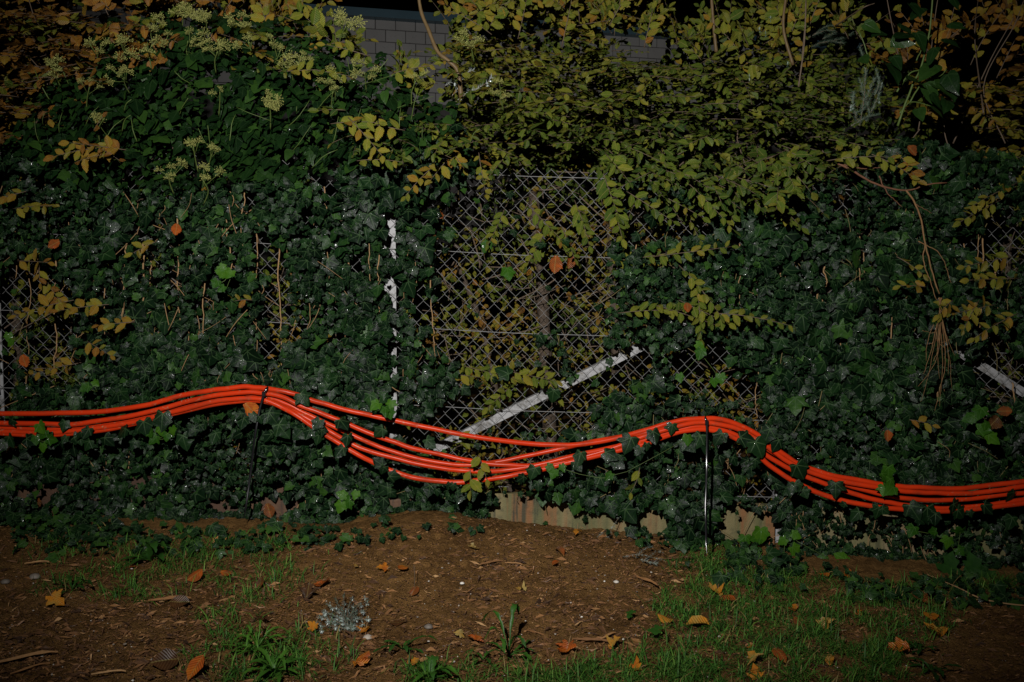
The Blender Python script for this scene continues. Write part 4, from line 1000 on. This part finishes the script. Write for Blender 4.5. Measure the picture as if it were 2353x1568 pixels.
spruce('spruce_branch', 'grey green spruce branch with frosty tips, between hornbeam and ivy shoot at upper right', at(1985, 280, 0),
       tg([[(1975, 290), (1985, 230), (1990, 160)], [(1990, 280), (2010, 240), (2025, 200)], [(1970, 280), (1960, 240), (1962, 210)], [(1985, 200), (1990, 150), (1975, 110)], [(2000, 260), (1985, 220), (1975, 180)], [(1955, 290), (1990, 270), (2020, 262)], [(2010, 220), (2020, 190), (2012, 160)], [(1980, 250), (1995, 215), (2010, 180)], [(1965, 260), (1985, 250), (2005, 215)]], -.36), .017, .30, 240,
       [at(1960, 247, -.40), at(2020, 232, -.40), at(2026, 196, -.40), at(1955, 250, -.4)])
spruce('spruce_branch', 'dark green spruce branch above the hedge top against the black sky at right', at(1900, 120, .3),
       tg([[(1850, 90), (1900, 70), (1950, 80)], [(1870, 80), (1900, 60), (1925, 62)], [(1880, 100), (1930, 90), (1960, 75)], [(1860, 110), (1900, 95), (1940, 100)], [(1890, 90), (1920, 75), (1945, 65)]], .2), .02, .12, 260, [at(1745, 70, .0), at(1770, 45, .0), at(1760, 80, .05), at(1810, 150, -.2), at(1722, 178, -.2)])
spruce('spruce_branch', 'whitish spruce tips showing through the hedge behind the crooked sapling stem', at(1050, 230, -.1),
       tg([[(1020, 200), (1060, 175), (1090, 160)], [(1030, 230), (1055, 200), (1060, 170)], [(1085, 210), (1120, 190), (1130, 175)], [(1040, 240), (1070, 215), (1100, 205)]], -.22), .018, .85, 70, [at(1045, 190, -.24), at(1120, 195, -.24), at(1060, 225, -.24)])
def gp(x, y, h=0.0):
    q = ground_at(np.array([x]), np.array([y]))[0]; q[2] += h; return q
spruce('spruce_branch', 'frosty blue grey spruce cutting stuck in the soil of the mound, lower left of middle', gp(790, 1440),
       [[gp(800 + rnd.gauss(0, 8), 1452, .004), gp(790 + dx * .5, 1442 + dy * .5, .015 + hh * .4), gp(790 + dx, 1442 + dy, .012 + hh * .4)] for dx, dy, hh in ((-55, -10, .02), (-40, -40, .03), (-20, -50, .05), (0, -55, .06), (20, -45, .05), (40, -40, .04), (52, -25, .03), (45, -5, .02), (-60, 12, .0), (-25, 5, .02), (15, 0, .03), (30, 15, .01), (-5, -25, .05), (55, -45, .04), (30, -20, .04), (-35, -15, .03))], .012, .42, 90,
       [gp(790 + 62 * math.cos(k_ * 2.4) * (k_ / 46) ** .5, 1432 + 30 * math.sin(k_ * 2.4) * (k_ / 46) ** .5, .012 + .02 * rnd.random()) for k_ in range(46)] + [gp(790 + a_, 1440 + b_, h_ * .5) for a_, b_, h_ in ((-45, -20, .05), (20, -40, .08), (40, -30, .06), (55, -35, .06), (-15, -5, .05), (30, -5, .05), (5, -20, .06), (-60, 0, .03), (25, 8, .04), (48, -45, .07), (-50, 15, .02))])
spruce('spruce_branch', 'reddish dead spruce cutting with grey needles leaning against the streaked panel', at(1385, 1255, -.25),
       [[at(1440, 1165, -.08), at(1415, 1200, -.14), at(1395, 1240, -.2)], [at(1400, 1225, -.18), at(1385, 1250, -.24), at(1375, 1262, -.26)], [at(1400, 1225, -.18), at(1410, 1255, -.25), at(1412, 1270, -.27)], [at(1395, 1235, -.2), at(1398, 1260, -.25), at(1400, 1275, -.28)], [at(1390, 1220, -.2), at(1370, 1240, -.24), at(1362, 1252, -.26)]], .015, .62, 110)
spruce('spruce_branch', 'flat grey spruce sprig lying on the soil below the streaked concrete panel', gp(1490, 1300),
       [[gp(1430, 1285, .01), gp(1470, 1290, .03), gp(1525, 1298, .02)], [gp(1460, 1288, .01), gp(1480, 1278, .03), gp(1500, 1272, .03)], [gp(1480, 1292, .01), gp(1505, 1285, .03), gp(1522, 1284, .03)], [gp(1470, 1292, .01), gp(1490, 1302, .02), gp(1510, 1306, .02)]], .014, .66, 90)

# ================================================================== ground cover
def ground_scatter(n, dens, x0=-250, x1=2600, y0=1180, y1=1720):
    xs = rng.uniform(x0, x1, n); ys = y0 + (y1 - y0) * rng.random(n)
    k = (rng.random(n) < dens(xs, ys)) & (ys > np.interp(xs, BASEX, BASEY) - 25)
    xs, ys = xs[k], ys[k]; P = ground_at(xs, ys); ok = (P[:, 1] < -.06)
    return xs[ok], ys[ok], P[ok]
GE_L = [(400, 1290, 280, 60), (300, 1345, 190, 35), (610, 1290, 100, 55), (560, 1360, 110, 40), (520, 1430, 60, 30), (150, 1260, 60, 20), (600, 1520, 160, 60), (540, 1465, 60, 40), (700, 1470, 60, 25), (660, 1230, 90, 25)]
GE_R = [(1720, 1440, 180, 90), (1900, 1400, 230, 100), (1760, 1530, 250, 60), (1500, 1550, 200, 40), (1300, 1560, 180, 28), (1650, 1310, 90, 45), (1960, 1335, 230, 48), (1860, 1350, 190, 36), (2080, 1400, 110, 70), (1980, 1500, 130, 50), (1060, 1550, 120, 26), (2260, 1330, 70, 40), (1600, 1250, 50, 20), (1620, 1400, 90, 60), (1990, 1545, 90, 30)]
def grass(dens_e, n, label, seed):
    nz = lambda x, y: np.clip((vnoise(x / 30, y / 13, seed) * .65 + vnoise(x / 75, y / 30, seed + 5) * .35 - .34) * 2.6, .015, 1)
    xs, ys, P = ground_scatter(n, lambda x, y: ell(x, y, dens_e, .45) * nz(x, y))
    m = len(P); h = rng.uniform(.022, .078, m) * (.6 + .9 * vnoise(xs / 50, ys / 25, seed + 1)); a_ = rng.uniform(0, 6.28, m)
    lean = rng.uniform(.35, 1.7, m); wv = rng.uniform(.0010, .0023, m)
    D = np.stack([np.cos(a_), np.sin(a_), 0 * a_], 1); S = np.stack([-np.sin(a_ + rng.normal(0, .5, m)), np.cos(a_), 0 * a_], 1)
    rows = []
    for k, (f, w_) in enumerate(((0, .8), (.4, 1), (.75, .7), (1, 0))):
        ph = lean * f          # bending angle grows along the blade
        c = P + np.array([0, 0, -.005]) + D * (h * f * np.sin(.3 * lean + ph * .9))[:, None] + np.array([0, 0, 1.0]) * (h * f * np.cos(.3 * lean + ph * .9) + .004)[:, None]
        c[:, 2] = np.maximum(c[:, 2], P[:, 2] - .004 + .008 * f)
        if k < 3: rows += [c - S * (wv * w_)[:, None], c + S * (wv * w_)[:, None]]
        else: rows += [c]
    V = np.stack(rows, 1).reshape(-1, 3)
    Ft = np.array([[0, 1, 3], [0, 3, 2], [2, 3, 5], [2, 5, 4], [4, 5, 6]])
    F = (Ft[None] + (np.arange(m) * 7)[:, None, None]).reshape(-1, 3)
    t = np.clip(rng.normal(.42, .2, m), 0, .9); t = np.where(rng.random(m) < .07, 1, t)
    link('grass', mesh_np('grass', V, F, M['grass'], None, np.repeat(t, 7)), kind='stuff', label=label, category='grass')
grass(GE_L, 90000, 'sparse dark grass patch on the soil at left, below the left ivy', 51)
grass(GE_R, 210000, 'wet grass covering the ground at lower right and along the bottom edge', 53)

# wood chips and bark bits
def chips_mesh(n, dens, smin, smax, tm):
    xs, ys, P = ground_scatter(n, dens); m = len(P)
    a_ = rng.normal(0, .9, m); L = smin + (smax - smin) * rng.random(m) ** 2.5; wv = L * rng.uniform(.05, .19, m)
    D = np.stack([np.cos(a_), np.sin(a_), rng.normal(0, .22, m)], 1); S = np.stack([-np.sin(a_), np.cos(a_), rng.normal(0, .35, m)], 1)
    U = np.array([0, 0, 1.0])
    c = P + U * (rng.uniform(-.002, .008, m))[:, None]
    b = rng.normal(0, .12, m)
    V = np.stack([c - D * L[:, None] / 2, c - S * wv[:, None] / 2 + U * (L * b)[:, None], c + S * wv[:, None] / 2 + U * (L * b)[:, None], c + D * (L * .3)[:, None] + S * (wv * .3)[:, None], c + D * L[:, None] / 2, c - U * .004], 1).reshape(-1, 3)
    Ft = np.array([[0, 1, 2], [1, 3, 2], [1, 4, 3], [2, 3, 4], [0, 5, 1], [0, 2, 5], [1, 5, 4], [2, 4, 5]])
    F = (Ft[None] + (np.arange(m) * 6)[:, None, None]).reshape(-1, 3)
    return V, F, np.repeat(np.clip(rng.normal(tm, .24, m), 0, 1), 6)
CE = [(120, 1520, 330, 70), (60, 1440, 200, 50), (350, 1440, 200, 50), (1240, 1475, 280, 45), (1400, 1430, 140, 50), (1180, 1300, 90, 22), (1480, 1340, 60, 60), (700, 1250, 130, 25), (1350, 1260, 130, 35), (430, 1370, 240, 30), (1560, 1290, 80, 30), (1250, 1370, 180, 60), (850, 1480, 200, 60), (640, 1380, 160, 60), (1780, 1470, 260, 80)]
V, F, t = chips_mesh(70000, lambda x, y: .15 + .70 * ell(x, y, CE, .5) * np.clip(vnoise(x / 40, y / 20, 61) * 1.8 - .4, 0.05, 1), .006, .055, .40)
link('wood_chips', mesh_np('wood_chips', V, F, M['chips'], None, t, False), kind='stuff', label='scattered brown wood chips and bark fibres on the soil', category='wood chips')
V, F, t = chips_mesh(60000, lambda x, y: .6 + 0 * x, .004, .014, .22)
link('soil_crumbs', mesh_np('soil_crumbs', V, F, M['chips'], None, t, False), kind='stuff', label='fine dark crumbs and fibres over the bare soil', category='soil crumbs')
ICO = np.array([[0, 0, 1], [.9, 0, .3], [.25, .85, .3], [-.75, .5, .3], [-.7, -.55, .3], [.3, -.85, .3], [.7, .5, -.4], [-.3, .8, -.4], [-.9, 0, -.4], [-.2, -.85, -.4], [.75, -.5, -.4], [0, 0, -.8]])
ICOF = np.array([[0, 1, 2], [0, 2, 3], [0, 3, 4], [0, 4, 5], [0, 5, 1], [1, 6, 2], [2, 7, 3], [3, 8, 4], [4, 9, 5], [5, 10, 1], [6, 7, 2], [7, 8, 3], [8, 9, 4], [9, 10, 5], [10, 6, 1]])
xs, ys, P = ground_scatter(5200, lambda x, y: np.clip(vnoise(x / 60, y / 30, 71) * 1.4 - .2, .08, 1))
m = len(P); s = .003 + .010 * rng.random(m) ** 3
V = (ICO[None] * (1 + rng.normal(0, .22, (m, 12, 1))) * (s[:, None, None] * np.stack([rng.uniform(.8, 1.4, m), rng.uniform(.7, 1.2, m), rng.uniform(.45, .8, m)], 1)[:, None]) + P[:, None] + np.array([0, 0, .001])).reshape(-1, 3)
F = (ICOF[None] + (np.arange(m) * 12)[:, None, None]).reshape(-1, 3)
link('soil_clods', mesh_np('soil_clods', V, F, M['soil']), kind='stuff', label='small rough clods of damp soil strewn over the ground', category='soil')
xs, ys, P = ground_scatter(2600, lambda x, y: .35 + .4 * ell(x, y, [(1150, 1380, 350, 110), (250, 1480, 300, 80)], .5))
m = len(P); s = .0012 + .0045 * rng.random(m) ** 4
V = (ICO[None] * (1 + rng.normal(0, .18, (m, 12, 1))) * (s[:, None, None] * np.stack([np.ones(m), rng.uniform(.7, 1.1, m), rng.uniform(.5, .8, m)], 1)[:, None]) + P[:, None] + np.array([0, 0, .002])).reshape(-1, 3)
F = (ICOF[None] + (np.arange(m) * 12)[:, None, None]).reshape(-1, 3)
link('pebbles', mesh_np('pebbles', V, F, M['stone'], None, np.repeat(rng.random(m), 12), False), kind='stuff', label='tiny pale pebbles and grit in the soil', category='pebbles')

# larger bark strips and stones that can be told apart
BK = [(1484, 1341, 90, -.9, .62, 'long split bark strip slanting at the right foot of the mound'), (85, 1300, 55, .15, .85, 'pale tan wood splinter alone on dark soil at the far left'), (1130, 1300, 60, .25, .5, 'dark bark flake with frayed fibres high on the mound'), (1180, 1302, 44, -.25, .8, 'light curved wood sliver beside the frayed bark flake'),
      (60, 1520, 110, .3, .8, 'long pale wood splinter at the lower left corner'), (250, 1555, 60, .1, .95, 'pale flat wood chip at the bottom left edge'), (390, 1385, 90, .08, .6, 'thin tan stick lying along the grass edge at left'), (1395, 1470, 60, .5, .75, 'tan bark strip curling near the grass at bottom right of the mound'), (1360, 1480, 80, -.2, .45, 'brown bark shred before the curling tan strip'), (1330, 1440, 30, .6, .95, 'small whitish wood chip on the lower mound'),
      (800, 1462, 40, -1.0, .12, 'short dark stick below the spruce cutting'), (1560, 1290, 80, .05, .25, 'dark brown stick under the flat spruce sprig'), (70, 1545, 70, .5, .7, 'split wood shard leaning in the bottom left corner'), (590, 1250, 40, -.4, .7, 'tan wood sliver at the ivy foot left of middle')]
for x, y, L, a0, tn, lab in BK:
    L *= .0017; P0 = gp(x, y, .01); k = np.linspace(-.5, .5, 9); D = np.array([math.cos(a0), math.sin(a0) * 1.6, 0]); D /= np.linalg.norm(D); S = np.array([-D[1], D[0], 0])
    wv = L * rnd.uniform(.045, .085) * (1 - (np.abs(k) * 1.9) ** 3 * .9).clip(.1) * rng.uniform(.6, 1.25, 9); V = []; F = []
    for i_, f in enumerate(k):
        c = P0 + D * f * L + S * .06 * L * math.sin(f * 5) + np.array([0, 0, .01 * L / .1 * (.25 - f * f) + .004]); c[2] = max(c[2], gh(c[0], c[1]) + .004)
        V += [c - S * wv[i_], c + np.array([0, 0, wv[i_] * .5]), c + S * wv[i_], c - np.array([0, 0, .004])]
    for i_ in range(8):
        for e in range(4): b0 = i_ * 4 + e; b1 = i_ * 4 + (e + 1) % 4; F += [(b0, b0 + 4, b1 + 4), (b0, b1 + 4, b1)]
    a_ = Acc(); a_.add(V, F, tint=tn); link('bark_strip', a_.mesh('bark_strip', M['chips'], False), label=lab, category='bark strip', group='larger bark strips on the soil')

ST = [(845, 1468, 13, .55, 'pale rounded pebble beside the yellow leaf under the spruce cutting'), (80, 1328, 16, .15, 'dull flat stone half buried at the far left soil'), (94, 1508, 8, .95, 'small white pebble in the lower left chips'), (985, 1443, 13, .02, 'dark pebble on the lower left flank of the mound'), (1062, 1342, 7, .95, 'tiny white pebble on the middle of the mound'), (12, 1340, 14, .02, 'black lump of soil at the left edge'), (1416, 1339, 9, .8, 'pale pebble at the right flank of the mound')]
for x, y, s_, tn, lab in ST:
    a_ = Acc(); sc = s_ * .0021 * .55
    Vd = np.concatenate([ICO, (ICO[ICOF].mean(1))]); Vd = Vd / np.linalg.norm(Vd, axis=1)[:, None]
    Fd = np.concatenate([np.stack([ICOF[:, e], ICOF[:, (e + 1) % 3], np.arange(15) + 12], 1) for e in range(3)])
    a_.add(Vd * np.array([1.2, 1, .7]) * sc * (1 + rng.normal(0, .07, (len(Vd), 1))) + gp(x, y, sc * .3), Fd, tint=tn)
    link('stone', a_.mesh('stone', M['stone']), label=lab, category='stone', group='single stones on the soil')

# ------------------------------------------------------------------ fallen leaves, each its own object
FL = [  # x, y, px size, tint (0 dark brown .. .5 orange red .. .7 orange yellow .. 1 pale), kind, label
    (306, 1307, 22, .40, 'o', 'small dark red fallen leaf behind the broad weed at left'), (450, 1338, 40, .42, 'o', 'dark red oval leaf flat in the left grass patch'), (518, 1327, 24, .45, 'o', 'narrow red brown leaf upright in the left grass'), (598, 1350, 28, .25, 'o', 'dull brown leaf at the right edge of the left grass'), (745, 1350, 44, .48, 'm', 'crumpled orange red leaf above the spruce cutting'), (708, 1374, 40, .06, 'm', 'almost black wet leaf beside the crumpled orange one'), (422, 1236, 20, .82, 'o', 'small yellow leaf at the foot of the left ivy'), (503, 1253, 34, .78, 'm', 'ragged yellow brown leaf on soil under the left ivy'),
    (717, 1455, 28, .66, 'm', 'curled orange leaf left below the spruce cutting'), (384, 1538, 50, .10, 'o', 'dark wet brown leaf near the bottom left weeds'), (450, 1562, 48, .50, 'o', 'big orange red leaf at the bottom edge, left of the weeds'), (585, 1545, 26, .52, 'o', 'orange leaf standing among the bottom left weeds'), (133, 1392, 42, .72, 'm', 'yellow orange leaf at the left edge of the left grass'), (412, 1396, 44, .10, 'o', 'flat dark brown leaf on soil below the left grass'), (602, 1431, 34, .08, 'm', 'dark folded leaf on soil left of the spruce cutting'),
    (1086, 1263, 28, .95, 'm', 'pale yellow green leaf on top of the mound'), (878, 1315, 30, .66, 'm', 'curled yellow orange leaf on the left flank of the mound'), (926, 1315, 30, .56, 'o', 'orange brown leaf right of the curled one on the mound flank'), (819, 1309, 14, .82, 'o', 'tiny yellow leaf at the left foot of the mound'), (951, 1368, 30, .32, 'o', 'brown veined leaf below a thin standing stalk on the mound'), (1196, 1361, 26, .90, 'm', 'small cream star shaped leaf in the centre of the mound'), (838, 1455, 30, .70, 'm', 'bright orange yellow leaf at the right foot of the spruce cutting'), (1059, 1468, 24, .96, 'm', 'cream curled leaf at the bottom of the mound'), (1096, 1475, 36, .50, 'm', 'folded orange red leaf touching the cream one'), (1300, 1501, 44, .46, 'm', 'vivid red leaf lying in the bottom grass'), (1416, 1494, 32, .78, 'm', 'yellow leaf by the bark strip at the bottom right of the mound'), (1530, 1431, 36, .75, 'o', 'yellow leaf at the grass edge right of the mound'),
    (833, 1531, 44, .58, 'm', 'crumpled orange brown leaf on soil near the bottom edge'), (950, 1531, 26, .72, 'm', 'small tan orange leaf at the bottom, left of the dandelion'), (1286, 1276, 30, .30, 'o', 'red brown leaf curled high on the right of the mound'), (1276, 1303, 22, .44, 'o', 'glossy dark red little leaf on the right mound flank'), (1324, 1232, 30, .68, 'm', 'yellow orange leaf against the foot of the streaked panel'), (912, 1436, 34, .16, 'o', 'dark brown leaf pressed in the soil right of the spruce cutting'), (1456, 1541, 30, .62, 'm', 'orange leaf in the bottom grass below the yellow one'), (1600, 1252, 30, .60, 'm', 'orange leaf at the tail end of the right cable tie'),
    (1640, 1366, 42, .78, 'm', 'large folded yellow tan leaf in grass below the right cable tie'), (1606, 1446, 50, .80, 'o', 'long curled tan leaf in grass, lower right of the mound'), (1723, 1490, 22, .64, 'o', 'small orange leaf deep in the lower right grass'), (1730, 1528, 38, .84, 'm', 'pale tan leaf in the bottom right grass'), (1896, 1451, 42, .86, 'm', 'yellow lobed leaf flat on the right grass'), (1838, 1446, 38, .30, 'o', 'brown leaf half hidden in grass left of the yellow lobed one'), (1828, 1405, 26, .58, 'm', 'small ragged orange leaf in the middle of the right grass'),
    (2138, 1424, 44, .64, 'o', 'orange tan leaf at the right end of the grass, by bare soil'), (2141, 1460, 56, .76, 'm', 'large yellow brown lobed leaf by the bare right soil'), (2062, 1500, 56, .55, 'm', 'big folded brown orange leaf in the grass right of bottom middle'), (1907, 1525, 28, .80, 'o', 'small tan leaf on the grass left of the big folded one'), (1893, 1326, 30, .62, 'm', 'orange leaf below the fresh ivy patch'), (1947, 1329, 30, .58, 'm', 'orange brown leaf right of the fresh ivy patch'), (2114, 1387, 46, .24, 'o', 'flat brown leaf near the right ivy edge'), (1975, 1418, 20, .60, 'm', 'tiny orange leaf amid the right grass blades'), (1672, 1389, 40, .36, 'o', 'dark reddish leaf under grass right of the folded yellow tan one'), (1737, 1560, 34, .66, 'm', 'orange tan leaf cut by the bottom edge at right'), (1791, 1518, 40, .40, 'o', 'red brown leaf among blades at the bottom right'), (2350, 1487, 18, .48, 'o', 'tiny red leaf at the right edge on bare soil')]
flame = {}
for q, (x, y, s_, tn, kd, lab) in enumerate(FL):
    V, F, uv = (MAPLE if kd == 'm' else HORNLOW + HORN[:3])[rnd.randrange(6)]
    Vc = V.copy(); Vc[:, 0] *= 1.0 if kd == 'm' else 1.25
    c_ = rnd.uniform(-1.1, 1.1); Vc[:, 2] += c_ * Vc[:, 0] ** 2 + rnd.uniform(-.5, .5) * (Vc[:, 1] - .5) ** 2 + .06 * np.sin(9 * Vc[:, 0] + q) 
    up = np.array([rnd.gauss(0, .3), -abs(rnd.gauss(.25, .3)), 1.0]); az = rnd.uniform(0, 6.28)
    R1 = frames(up, np.array([math.cos(az), math.sin(az), 0])); sc = s_ * .0021 * (.86 if kd == 'o' else .76)
    P3 = (Vc - np.array([0, .45, 0])) @ (R1.T) * sc
    g0 = gp(x, y, .018 if (x > 1560 and x < 2150) or (380 < x < 540) else 0.0); P3 = P3 + g0
    lift = np.max(gh(P3[:, 0], P3[:, 1]) + .006 - P3[:, 2]); P3[:, 2] += max(0, min(lift, .03)) if lift > 0 else lift
    a_ = Acc(); a_.add(P3, F, uv[:, :2], np.clip(tn + .06 * np.sin(5 * V[:, 1] + q), 0, 1))
    lf = link('fallen_leaf', a_.mesh('fallen_leaf', M['dead']), label=lab, category='fallen leaf', group='fallen leaves on the ground')
    if kd == 'm' and s_ > 27:
        st_ = P3[0]; e_ = st_ + (st_ - g0) * .8 + np.array([0, 0, .004]); b_ = Acc(); b_.add(*tube(smooth_path([st_, (st_ + e_) / 2 + np.array([0, 0, .003]), e_], 5), .0011, 4)); link('stalk', b_.mesh('stalk', M['stem_tan']), lf)
HLV = [(2310, 945, 30, .5, 'orange dead leaf caught in ivy near the right edge'), (2040, 1000, 24, .62, 'orange leaf caught in ivy left of the right young sprig'), (405, 525, 24, .72, 'orange tan dead leaf caught in the left ivy'), (575, 940, 40, .86, 'tan dead leaf hanging behind the first cable tie'), (55, 828, 28, .74, 'pale orange dead leaf caught beside the left white post'), (1275, 605, 40, .62, 'orange brown dead leaf hanging in front of the hedge trunk'), (1310, 600, 34, .58, 'second orange brown dead leaf right of the hedge trunk'), (1990, 378, 22, .55, 'small orange leaf on ivy under the right hedge'), (2285, 970, 34, .3, 'curled brown leaf hanging by the right edge'), (125, 560, 26, .64, 'small orange leaf in the dark left ivy'), (85, 1155, 26, .48, 'red orange leaf lodged in the low left ivy'), (618, 1172, 34, .48, 'red leaf lodged at the dark panel right of the first tie tail'), (770, 1125, 26, .66, 'tan orange leaf lodged in low ivy left of the footing'), (2095, 345, 26, .52, 'red orange leaf stuck on ivy below the ivy shoot'), (1580, 705, 20, .6, 'small brown leaf caught near the end of the green sprays'), (1010, 495, 24, .62, 'brown leaf stuck on the mesh at the upper left of the opening')]
for q, (x, y, s_, tn, lab) in enumerate(HLV):
    V, F, uv = HORN[q % 6]; Vc = V * np.array([1.35, 1, 1]); Vc[:, 2] += rnd.uniform(-1.6, 1.6) * Vc[:, 0] ** 2
    a1 = rnd.gauss(0, .7); R1 = frames(np.array([rnd.gauss(0, .4), -1, .3]), np.array([math.sin(a1), 0, -math.cos(a1)]))
    yd = -.03 if 1000 < x < 1400 else (-.12 if y > 1100 else -.30)
    a_ = Acc(); a_.add((Vc - np.array([0, .45, 0])) @ R1.T * (s_ * .00212) + at(x, y, yd), F, uv[:, :2], tn * .62)
    link('dead_leaf', a_.mesh('dead_leaf', M['dead']), label=lab, category='dead leaf', group='dead leaves caught in the greenery')

# ------------------------------------------------------------------ weeds
def blade_leaf(L, w, lobes, seed, arch):
    """long weed leaf along +x, rising and drooping, wavy toothed edge; lobes = deep dandelion teeth"""
    g = random.Random(seed * 31 + int(L * 1e5)); n_ = 22; V = []; F = []; uv = []; ph = g.uniform(0, 6)
    side = g.gauss(0, .25)
    for k in range(n_ + 1):
        f = k / n_; ww = w * (math.sin(math.pi * min(1, f ** 1.25 * .92 + .05)) ** .8) * (.25 + .75 * f if lobes else 1)
        x_ = f * L; z_ = arch * math.sin(f * 2.4) * L; yb = side * f * f * L
        for s_ in (-1, 0, 1):
            wv = ww
            if lobes: wv *= .35 + .65 * abs(math.sin(f * lobes * math.pi + .3 * s_)) ** .7
            else: wv *= 1 + .22 * math.sin(k * 2.1 + s_) + g.gauss(0, .08)
            V.append((x_ + (-.02 * L if s_ and lobes else 0), yb + s_ * wv, z_ + (abs(s_) * wv * .4) + .12 * w * s_ * math.sin(f * 11 + ph + s_))); uv.append((s_ * .5, f))
    for k in range(n_):
        for e in (0, 1): b0 = k * 3 + e; F += [(b0, b0 + 3, b0 + 4), (b0, b0 + 4, b0 + 1)]
    return np.array(V), np.array(F), np.array(uv)
def weed(name, label, cat, x, y, nl, L, w, lobes, tint, arch=.25, spread=(0, 6.28)):
    c = gp(x, y, .004); t_ = thing(name, label, cat, c, 'weeds on the soil')
    for k in range(nl):
        a0 = spread[0] + (spread[1] - spread[0]) * (k + rnd.uniform(-.25, .25)) / nl; l_ = L * rnd.uniform(.45, 1.1)
        V, F, uv = blade_leaf(l_, w * rnd.uniform(.8, 1.15), lobes, k, arch * rnd.uniform(.2, 1.7))
        ca, sa = math.cos(a0), math.sin(a0); Rz = np.array([[ca, -sa, 0], [sa, ca, 0], [0, 0, 1]])
        P3 = V @ Rz.T + c; P3[:, 2] = np.maximum(P3[:, 2], gh(P3[:, 0], P3[:, 1]) + .004)
        a_ = Acc(); a_.add(P3, F, uv, float(np.clip(tint + rnd.gauss(0, .12), 0, 1))); link('leaf', a_.mesh('leaf', M['weed']), t_)
weed('dandelion', 'dandelion with jagged upright leaves at the bottom middle', 'dandelion', 1168, 1512, 9, .12, .016, 5, .5, .75)
weed('dandelion', 'dandelion rosette with spread narrow leaves on soil left of the bottom middle', 'dandelion', 925, 1496, 9, .11, .013, 4, .25, .25)
weed('broadleaf_weed', 'bright broad leaved weed clump at the bottom left', 'weed', 590, 1498, 40, .13, .0085, 6, .85, .45)
weed('broadleaf_weed', 'second leafy clump in front of the bright bottom left weed', 'weed', 630, 1550, 30, .11, .009, 0, .7, .4)
weed('broadleaf_weed', 'broad pale leaved plantain in the left grass patch', 'weed', 345, 1290, 9, .12, .020, 0, .3, .5)
weed('broadleaf_weed', 'leafy weed cut by the bottom edge left of the dandelion', 'weed', 990, 1566, 20, .09, .011, 0, .6, .45)
weed('broadleaf_weed', 'small weed between the dandelion and the bottom grass', 'weed', 1110, 1520, 6, .07, .012, 3, .4, .4)
weed('broadleaf_weed', 'low round leaved weed at the bottom edge by the right bare soil', 'weed', 2140, 1545, 10, .10, .016, 3, .12, .25)
weed('broadleaf_weed', 'dark low weed at the left rim of the left grass', 'weed', 165, 1360, 8, .10, .014, 3, .2, .3)
weed('broadleaf_weed', 'low weed tuft beside the big folded brown leaf', 'weed', 2110, 1500, 8, .08, .012, 3, .1, .3)
def clover(label, x, y, sc, tn, group='weeds on the soil'):
    c = gp(x, y); t_ = thing('clover', label, 'clover', c, group)
    for k in range(3):
        tp_ = c + np.array([rnd.uniform(-.04, .04), rnd.uniform(-.03, .03), rnd.uniform(.03, .05)]) * sc
        a_ = Acc(); a_.add(*tube(smooth_path([c, (c + tp_) / 2 + np.array([.004, 0, .004]), tp_], 6), .0009, 4)); s_ = link('stem', a_.mesh('stem', M['stem_green']), t_)
        for e in range(3):
            a1 = e * 2.09 + k; V, F, uv = HORNLOW[e]; V = V * np.array([1.7, 1, .5])
            R1 = frames(np.array([0, -.4, 1.0]), np.array([math.cos(a1), math.sin(a1), 0])); b_ = Acc(); b_.add(V @ R1.T * .02 * sc + tp_, F, uv[:, :2], tn); link('leaflet', b_.mesh('leaflet', M['weed']), s_)
clover('small clover with three leaflets at the grass edge right of the mound', 1495, 1470, 1.0, .35)
clover('tiny clover seedling on bare soil below the bark strip', 1445, 1425, .7, .3)
def big_leaf(label, pts):
    c = gp(*pts[0][:2]); t_ = thing('large_leaved_seedling', label, 'seedling', c)
    for (x, y, s_, a1) in pts:
        V, F, uv = MAPLE[rnd.randrange(6)]; R1 = frames(np.array([rnd.gauss(0, .2), -1, .7]), np.array([math.sin(a1), -.2, math.cos(a1)])); b_ = Acc(); b_.add(V * np.array([1, 1, .3]) @ R1.T * (s_ * .0021) + at(x, y, -.32), F, uv[:, :2], .08); link('leaf', b_.mesh('leaf', M['weed']), t_)
        d_ = Acc(); d_.add(*tube(smooth_path([c, (c + at(x, y, -.31)) / 2 + np.array([0, 0, .01]), at(x, y, -.32)], 6), .0016, 5)); link('stem', d_.mesh('stem', M['stem_green']), t_)
big_leaf('pale green seedling with large lobed leaves below the right ivy', [(2180, 1325, 60, .3), (2250, 1340, 75, -.1), (2220, 1335, 50, 1.0)])
st = at(951, 1365, -.9)
q0 = gp(951, 1360); thin = Acc(); thin.add(*tube(smooth_path([q0, q0 + np.array([.004, 0, .05]), q0 + np.array([.0, .01, .105])], 8), .0011, 4))
link('dry_stalk', thin.mesh('dry_stalk', M['twig']), label='thin dark dry stalk standing upright on the left of the mound', category='stalk')
q0 = gp(2170, 1350); vn = [gp(2130, 1330, .02), gp(2200, 1360, .02), gp(2260, 1385, .015), gp(2353, 1398, .012), gp(2480, 1400, .01)]
thin = Acc(); thin.add(*tube(smooth_path(vn, 30), .0032, 6)); link('ivy_runner', thin.mesh('ivy_runner', M['stem_tan']), label='bare tan ivy runner snaking over soil to the right edge', category='runner')
